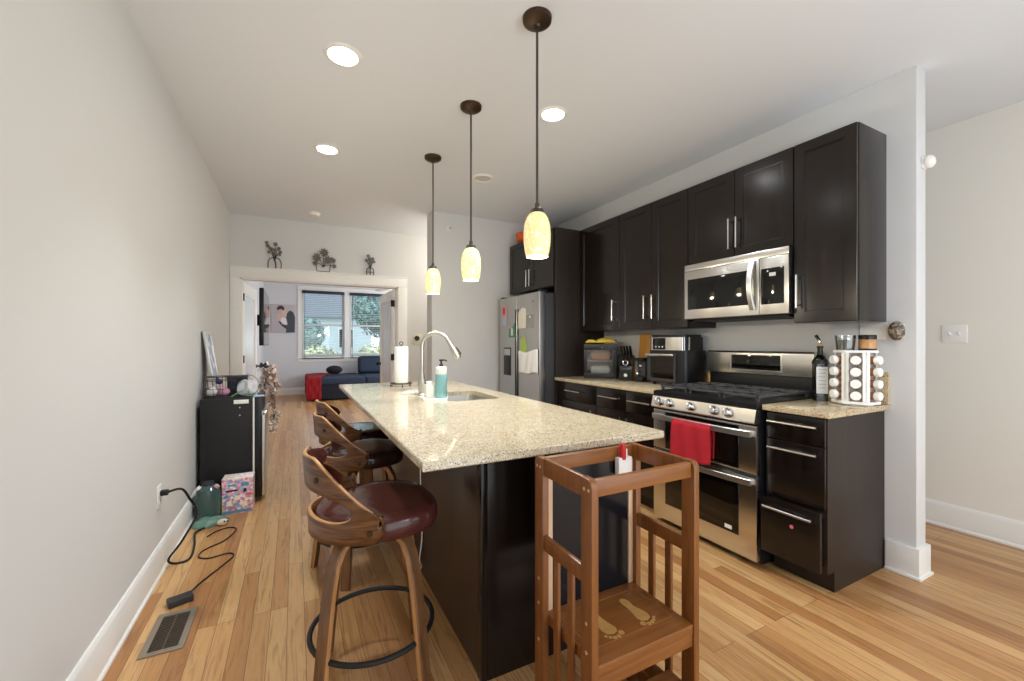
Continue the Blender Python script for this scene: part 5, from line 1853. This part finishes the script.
# teal jug
B1 = Vector((0.108, 3.745, 0))
t = thing('water_jug', 'teal translucent water jug with two white caps on the floor by the wall', 'jug', B1)
obj('jug_body', MB().lathe([(0, 0.0), (0.070, 0), (0.078, 0.008), (0.078, 0.170), (0.070, 0.212), (0.045, 0.235), (0.03, 0.245), (0, 0.245)], seg=28), M['teal_plastic'], t)
obj('jug_handle', MB().tube([(-0.07, -0.015, 0.17), (-0.095, -0.015, 0.15), (-0.098, -0.015, 0.08), (-0.075, -0.015, 0.05)], 0.007, 8), M['teal_plastic'], t)
for sg in (-1, 1):
    obj('cap', MB().lathe([(0.018, 0), (0.018, 0.016), (0.012, 0.020), (0, 0.020)], (0.05 * sg, -0.03, 0.222), 16, T=Matrix.Rotation(sg * 0.7, 4, 'Y')), M['white'] if sg < 0 else M['card_pink'], t)
obj('spout_ring', MB().lathe([(0.034, 0.238), (0.038, 0.248), (0.034, 0.262), (0.028, 0.262)], seg=20), M['dark_grey'], t)
# sage bag on the floor
B1 = Vector((0.13, 3.60, 0))


def floor_bag(u, v):
    a = 2 * PI * u
    th = PI / 2 * v
    k = 1 + 0.12 * math.sin(3 * a + 1) + 0.06 * math.sin(7 * a)
    return (B1.x + 0.105 * k * math.cos(th) * math.cos(a), B1.y + 0.075 * k * math.cos(th) * math.sin(a), 0.002 + 0.045 * math.sin(th) * (1 + 0.25 * math.sin(4 * a) * math.cos(th)))


m = MB(B1).grid(floor_bag, 32, 8, closed_u=True)
tag(obj('crumpled_bag', m, M['green_cloth'], ang=70), 'crumpled sage green plastic bag on the floor in front of the jug', 'bag')
t = thing('toy_figure', 'small pale toy with dark eyes lying on the crumpled sage bag', 'toy', (0.222, 3.535, 0.0))
obj('toy_body', MB().ball((0, 0, 0.022), 0.024, sx=1.5), M['cream'], t)
obj('eye', MB().ball((0.012, -0.020, 0.032), 0.006), M['black'], t)
obj('eye', MB().ball((0.030, -0.015, 0.030), 0.006), M['black'], t)


def smooth(pts, n=6):
    P = [Vector(p) for p in pts]
    out = []
    for i in range(len(P) - 1):
        p0, p1, p2, p3 = P[max(0, i - 1)], P[i], P[i + 1], P[min(len(P) - 1, i + 2)]
        for k in range(n):
            u = k / n
            out.append(0.5 * ((2 * p1) + (-p0 + p2) * u + (2 * p0 - 5 * p1 + 4 * p2 - p3) * u * u + (-p0 + 3 * p1 - 3 * p2 + p3) * u ** 3))
    out.append(P[-1])
    return out


t = thing('power_cord', 'thick black power cord running from the wall outlet down to the floor', 'cord', (0.0, 2.955, 0.0))
B1 = Vector((0.0, 2.955, 0))
obj('plug', MB(B1).box(0.009, 0.045, 2.94, 2.97, 0.43, 0.46, 0.006), M['black'], t)
obj('cable', MB(B1).tube(smooth([(0.04, 2.955, 0.445), (0.10, 2.965, 0.45), (0.13, 3.0, 0.38), (0.16, 3.02, 0.28), (0.10, 2.99, 0.15), (0.035, 3.00, 0.05), (0.06, 3.03, 0.008), (0.12, 3.06, 0.008), (0.11, 3.25, 0.008), (0.08, 3.45, 0.008), (0.12, 3.52, 0.008)]), 0.0065, 8), M['black'], t)
t = thing('charger_cable', 'thin dark charger cable looping over the floor to a black power brick', 'cable', (0.17, 2.575, 0.0))
B1 = Vector((0.17, 2.575, 0))
obj('cable', MB(B1).tube(smooth([(0.20, 2.625, 0.014), (0.22, 2.72, 0.005), (0.30, 2.88, 0.005), (0.345, 2.99, 0.005), (0.31, 3.04, 0.005), (0.22, 3.02, 0.005), (0.165, 3.06, 0.005), (0.165, 3.13, 0.005), (0.20, 3.18, 0.005), (0.27, 3.25, 0.005), (0.315, 3.40, 0.005), (0.27, 3.46, 0.005), (0.20, 3.43, 0.005), (0.16, 3.36, 0.005)]), 0.004, 8), M['black'], t)
obj('power_brick', MB(B1).box(-0.05, 0.05, -0.028, 0.028, 0, 0.032, 0.005, T=Matrix.Rotation(0.35, 4, 'Z')), M['dark_grey'], t)

t = thing('white_charging_cord', 'thin white charging cord trailing down the brown side of the island', 'cord', (BX0 - 0.02, 2.24, 0))
obj('cable', MB((BX0 - 0.02, 2.24, 0)).tube(smooth(cp_), 0.0035, 8), M['white'], t)
obj('plug', MB((BX0 - 0.02, 2.24, 0)).box(BX0 - 0.028, BX0 - 0.001, 2.223, 2.257, 0.69, 0.73, 0.004), M['white'], t)

# floor vent
B1 = Vector((0.181, 2.34, 0))
t = thing('floor_register', 'bronze metal floor register set in the planks by the plain wall', 'floor register', B1)
m = MB(B1)
for (a, b, c, d) in ((0.106, 0.256, 2.185, 2.210), (0.106, 0.256, 2.468, 2.495), (0.106, 0.130, 2.210, 2.468), (0.232, 0.256, 2.210, 2.468)):
    m.box(a, b, c, d, 0.0, 0.006, 0.0015)
obj('register_frame', m, M['vent'], t)
obj('duct_shade', MB(B1).box(0.13, 0.232, 2.21, 2.468, 0.0004, 0.0012), M['vent_shade'], t)  # flat dark sheet painted as the shade down the duct
m = MB(B1)
for k in range(19):
    y = 2.219 + k * 0.0134
    m.box(0.129, 0.233, y - 0.0032, y + 0.0032, 0.001, 0.005, 0.0008)
m.box(0.178, 0.184, 2.209, 2.469, 0.001, 0.0055)
obj('louvre_grille', m, M['vent_slot'], t)

# ------------------------------------------------------------------ wall flowers above the doorway
def bloom(c, r, seed, n=9, m='petal_grey'):
    rnd = random.Random(seed)
    b = bmesh.new()
    for ring_i, (rr_, nn) in enumerate(((r, n), (r * 0.65, n - 2))):
        for k in range(nn):
            a = 2 * PI * (k + 0.3 * ring_i) / nn + rnd.random() * 0.2
            d = Vector((math.cos(a), -0.25 - 0.3 * ring_i, math.sin(a))).normalized()
            s2 = Vector((-math.sin(a), 0, math.cos(a)))
            cc = Vector(c)
            b.faces.new([b.verts.new(cc), b.verts.new(cc + d * rr_ * 0.6 + s2 * rr_ * 0.22), b.verts.new(cc + d * rr_), b.verts.new(cc + d * rr_ * 0.6 - s2 * rr_ * 0.22)])
    o = MB()
    o.add(b)
    o.ball(c, r * 0.36, sub=2, sy=0.5)
    return o


def wall_flowers(x, label, vase_w, vase_h, blooms, style):
    blooms = [(bx * 0.84, bz, r * 0.84) for bx, bz, r in blooms]
    B1 = Vector((x, YB - 0.018, DZ + 0.13))
    t = thing('wire_flower_vase', label, 'wall decoration', B1, 0, 'wire flower vases above the wide doorway')
    m = MB()
    w, h = vase_w / 2, vase_h
    if style == 0:
        for sg in (-1, 1):
            m.tube(smooth([(sg * w, 0, 0.0), (sg * w * 1.05, 0, h * 0.5), (sg * w * 0.7, 0, h * 0.9), (sg * w * 0.2, 0, h)]), 0.005, 6)
        m.tube(smooth([(-w * 0.2, 0, h), (0.01, 0, h * 0.5), (w * 0.15, 0, 0)]), 0.007, 6)
    elif style == 1:
        m.tube([(-w, 0, h), (-w * 0.85, 0, 0.004), (w * 0.85, 0, 0.004), (w, 0, h)], 0.006, 6)
    else:
        for sg in (-1, 0, 1):
            m.tube(smooth([(sg * w, 0, 0.0), (sg * w, 0, h * 0.7), (sg * w * 0.4, 0, h)]), 0.006, 6)
        m.tube([(-w, 0, h * 0.4), (w, 0, h * 0.4)], 0.004, 6)
    obj('wire_vase', m, M['iron'], t)
    s = MB()
    for (bx, bz, r) in blooms:
        s.tube(smooth([(0, 0, h * 0.6), (bx * 0.4, 0, (h + bz) * 0.5), (bx, 0, bz)]), 0.0035, 6)
    obj('stems', s, M['iron'], t)
    for k, (bx, bz, r) in enumerate(blooms):
        obj('blossom', bloom((bx, -0.006, bz), r, k + int(x * 100)), M['petal_grey'], t)


wall_flowers(0.455, 'wire vase of trailing grey blossoms over the doorway, at the plain wall side', 0.13, 0.13,
             [(-0.10, 0.30, 0.030), (-0.085, 0.26, 0.034), (0.01, 0.29, 0.036), (-0.05, 0.23, 0.036), (0.0, 0.22, 0.034), (0.05, 0.24, 0.034), (0.07, 0.20, 0.030), (-0.07, 0.19, 0.030), (0.0, 0.17, 0.034), (0.06, 0.17, 0.028)], 0)
wall_flowers(0.988, 'wire basket of large round grey blooms over the middle of the doorway', 0.17, 0.10,
             [(-0.09, 0.17, 0.075), (0.01, 0.24, 0.075), (0.07, 0.15, 0.072), (0.13, 0.15, 0.055), (-0.11, 0.10, 0.045), (0.15, 0.08, 0.04)], 1)
wall_flowers(1.556, 'slim wire vase of small grey blossoms over the doorway, at the pendant side', 0.085, 0.10,
             [(-0.03, 0.25, 0.034), (-0.01, 0.21, 0.038), (0.035, 0.215, 0.036), (-0.06, 0.19, 0.030), (0.02, 0.18, 0.036), (0.055, 0.18, 0.03), (0.0, 0.15, 0.03)], 2)

# ------------------------------------------------------------------ set the kitchen run to its surveyed height and place
ON_COUNTER = {'bread_box', 'bread_loaf', 'banana', 'knife_block', 'cutting_board', 'coffee_grinder', 'air_fryer_oven', 'utensil_block',
              'olive_oil_bottle', 'spice_rack', 'spice_jar', 'glass_canister', 'spread_jar', 'countertop', 'backsplash_strip'}
for o in list(COL.objects):
    if o.parent is not None:
        continue
    stem = o.name.split('.')[0]
    if stem in ON_COUNTER:
        o.location.y -= 0.009
        o.location.z += 0.015
    elif stem == 'base_cabinet':
        o.location.y -= 0.009
        o.scale.z = 0.900 / 0.885
    elif stem == 'gas_range':
        o.location.y -= 0.010
        o.scale.z = 1.012
    elif stem == 'kitchen_towel':
        o.location.y -= 0.010
        o.location.z += 0.009
    elif stem in ('upper_cabinet', 'microwave'):
        o.location.y -= 0.004

# ------------------------------------------------------------------ living room things
B1 = Vector((0.27, 7.9, 1.45))
t = thing('television', 'black flat television on a wall arm beside the glass door, seen edge-on', 'television', B1)
ty0, ty1, tz0, tz1 = 7.15, 8.6, 0.845, 2.11
tz0, tz1 = 1.28, 2.09
tz0 = 1.24
m = MB(B1)
m.box(0.205, 0.262, ty0, ty1, tz0, tz1, 0.006)
obj('tv_case', m, M['black'], t)
obj('screen', MB(B1).box(0.262, 0.265, ty0 + 0.012, ty1 - 0.012, tz0 + 0.014, tz1 - 0.012), M['black_gloss'], t)
obj('wall_arm', MB(B1).box(0.0, 0.205, 7.6, 7.7, 1.55, 1.72, 0.004), M['black_matt'], t)
# photo print
B1 = Vector((0.415, YL, 1.53))
t = thing('photo_canvas', 'framed portrait print of an embracing couple on the living room wall', 'photo print', B1)
obj('canvas', MB(B1).box(0.157, 0.676, YL - 0.03, YL, 1.53, 2.225, 0.003), M['photo_bg'], t)
fg = MB(B1)
yy = YL - 0.031


def flat(pts, mm, k):
    fg.prism([(0.157 + u * 0.519, 1.53 + v * 0.695) for u, v in pts], 'Y', YL - 0.0305 - 0.0006 * k, YL - 0.030, M[mm])


flat([(0.60, 0.0), (0.98, 0.02), (1.0, 0.55), (0.92, 0.74), (0.78, 0.80), (0.66, 0.70), (0.62, 0.52), (0.68, 0.35)], 'photo_suit', 1)
flat([(0.30, 0.38), (0.42, 0.26), (0.70, 0.08), (0.92, 0.05), (0.80, 0.24), (0.50, 0.30), (0.36, 0.42)], 'photo_suit', 2)
flat([(0.42, 0.30), (0.66, 0.28), (0.62, 0.50), (0.46, 0.56), (0.38, 0.44)], 'photo_white', 2)
flat([(0.42, 0.60), (0.60, 0.58), (0.66, 0.74), (0.56, 0.88), (0.40, 0.82)], 'photo_skin', 3)
flat([(0.24, 0.46), (0.38, 0.40), (0.44, 0.60), (0.36, 0.70), (0.24, 0.64)], 'photo_skin', 3)
flat([(0.22, 0.84), (0.30, 0.94), (0.44, 0.97), (0.56, 0.88), (0.52, 0.78), (0.40, 0.84), (0.28, 0.80)], 'photo_hair', 4)
obj('printed_couple', fg, M['photo_suit'], t)
# white wall shelf
t = thing('wall_shelf', 'small white shelf on the living room side wall below the television', 'shelf', (0.12, 8.35, 0.80))
obj('shelf_board', MB().box(-0.12, 0.13, -0.3, 0.3, 0.0, 0.03, 0.004), M['white'], t)
obj('shelf_front', MB().box(0.112, 0.13, -0.3, 0.3, 0.03, 0.15, 0.004), M['white'], t)
# sofa
B1 = Vector((2.0, 10.9, 0))
t = thing('chaise_sofa', 'dark navy chaise sofa under the living room windows with a red throw', 'sofa', B1)
sx0, sx1, sy0, sy1 = 0.945, 3.9, 10.10, 11.66
obj('sofa_base', MB(B1).box(sx0, sx1, sy0, sy1, 0.03, 0.345, 0.03, seg=3), M['navy'], t)
obj('seat_cushion', MB(B1).box(sx0 + 0.01, 2.12, sy0 - 0.01, sy1, 0.345, 0.50, 0.05, seg=4), M['navy_light'], t)
obj('seat_cushion', MB(B1).box(2.13, sx1, sy0 - 0.01, sy1, 0.345, 0.50, 0.05, seg=4), M['navy_light'], t)
for (x, y) in ((sx0 + 0.08, sy0 + 0.08), (sx1 - 0.08, sy0 + 0.08), (sx0 + 0.08, sy1 - 0.08), (sx1 - 0.08, sy1 - 0.08)):
    obj('leg', MB(B1).cyl((x, y, 0), (x, y, 0.04), 0.025, 10), M['black_matt'], t)
T = Matrix.Translation(Vector((2.62, 11.2, 0.70)) - B1) @ Matrix.Rotation(math.radians(-10), 4, 'X')
o = thing('back_pillow', 'large slate blue pillow propped on the sofa under the second window', 'pillow', (2.60, 11.25, 0.505))
mp_ = MB()
mp_.box(-0.50, 0.5, -0.12, 0.12, 0.0, 0.44, 0.09, seg=4, T=Matrix.Rotation(math.radians(-12), 4, 'X'))
obj('pillow_cover', mp_, M['navy_light'], o, ang=60)
obj('piping', MB().tube([(-0.46, -0.02, 0.05), (-0.49, -0.03, 0.2), (-0.46, -0.05, 0.40), (0, -0.06, 0.43), (0.46, -0.05, 0.4)], 0.008, 6), M['navy'], o)
o = MB((1.52, 11.0, 0.50))
o.ball((1.52, 11.0, 0.628), 0.17, sub=3, sx=1.1, sy=0.8, sz=0.62)
tag(obj('throw_pillow', o, M['plum']), 'small dark plum pillow sitting on the red throw', 'pillow')


def throw_fn(u, v):
    # u runs from the drop at the sofa's free end onto the seat, v from the wall to the drop over the front edge
    a = -0.42 + u * 0.68
    b = 11.55 - v * 1.90
    yf = sy0 - 0.02
    du = max(0.0, -a)
    dv = max(0.0, yf - b)
    wob = 0.010 * math.sin(u * 30 + v * 5) + 0.008 * math.sin(v * 41)
    edge = 0.38 * (1 - 0.55 * v) + 0.0
    x = sx0 - 0.022 + (max(a, 0.0) if a > 0 else 0.0)
    if a > 0 and v < 0.72:
        x += a * 1.4 * (0.72 - v)
    y = max(b, yf - 0.014)
    z = 0.512 - max(du, dv * 1.1)
    if du > 0:
        x -= abs(wob) + 0.006
    if dv > 0:
        y -= abs(wob) + 0.006
    return (x, y, max(0.035, z + (0.006 * math.sin(u * 17 + v * 22) if du == 0 and dv == 0 else 0)))


o = MB((sx0, 10.8, 0.03)).grid(throw_fn, 40, 60)
oo = obj('throw_blanket', o, M['red_throw'], ang=80)
oo.modifiers.new('thick', 'SOLIDIFY').thickness = 0.012
tag(oo, 'red throw blanket draped over the end of the navy sofa', 'blanket')
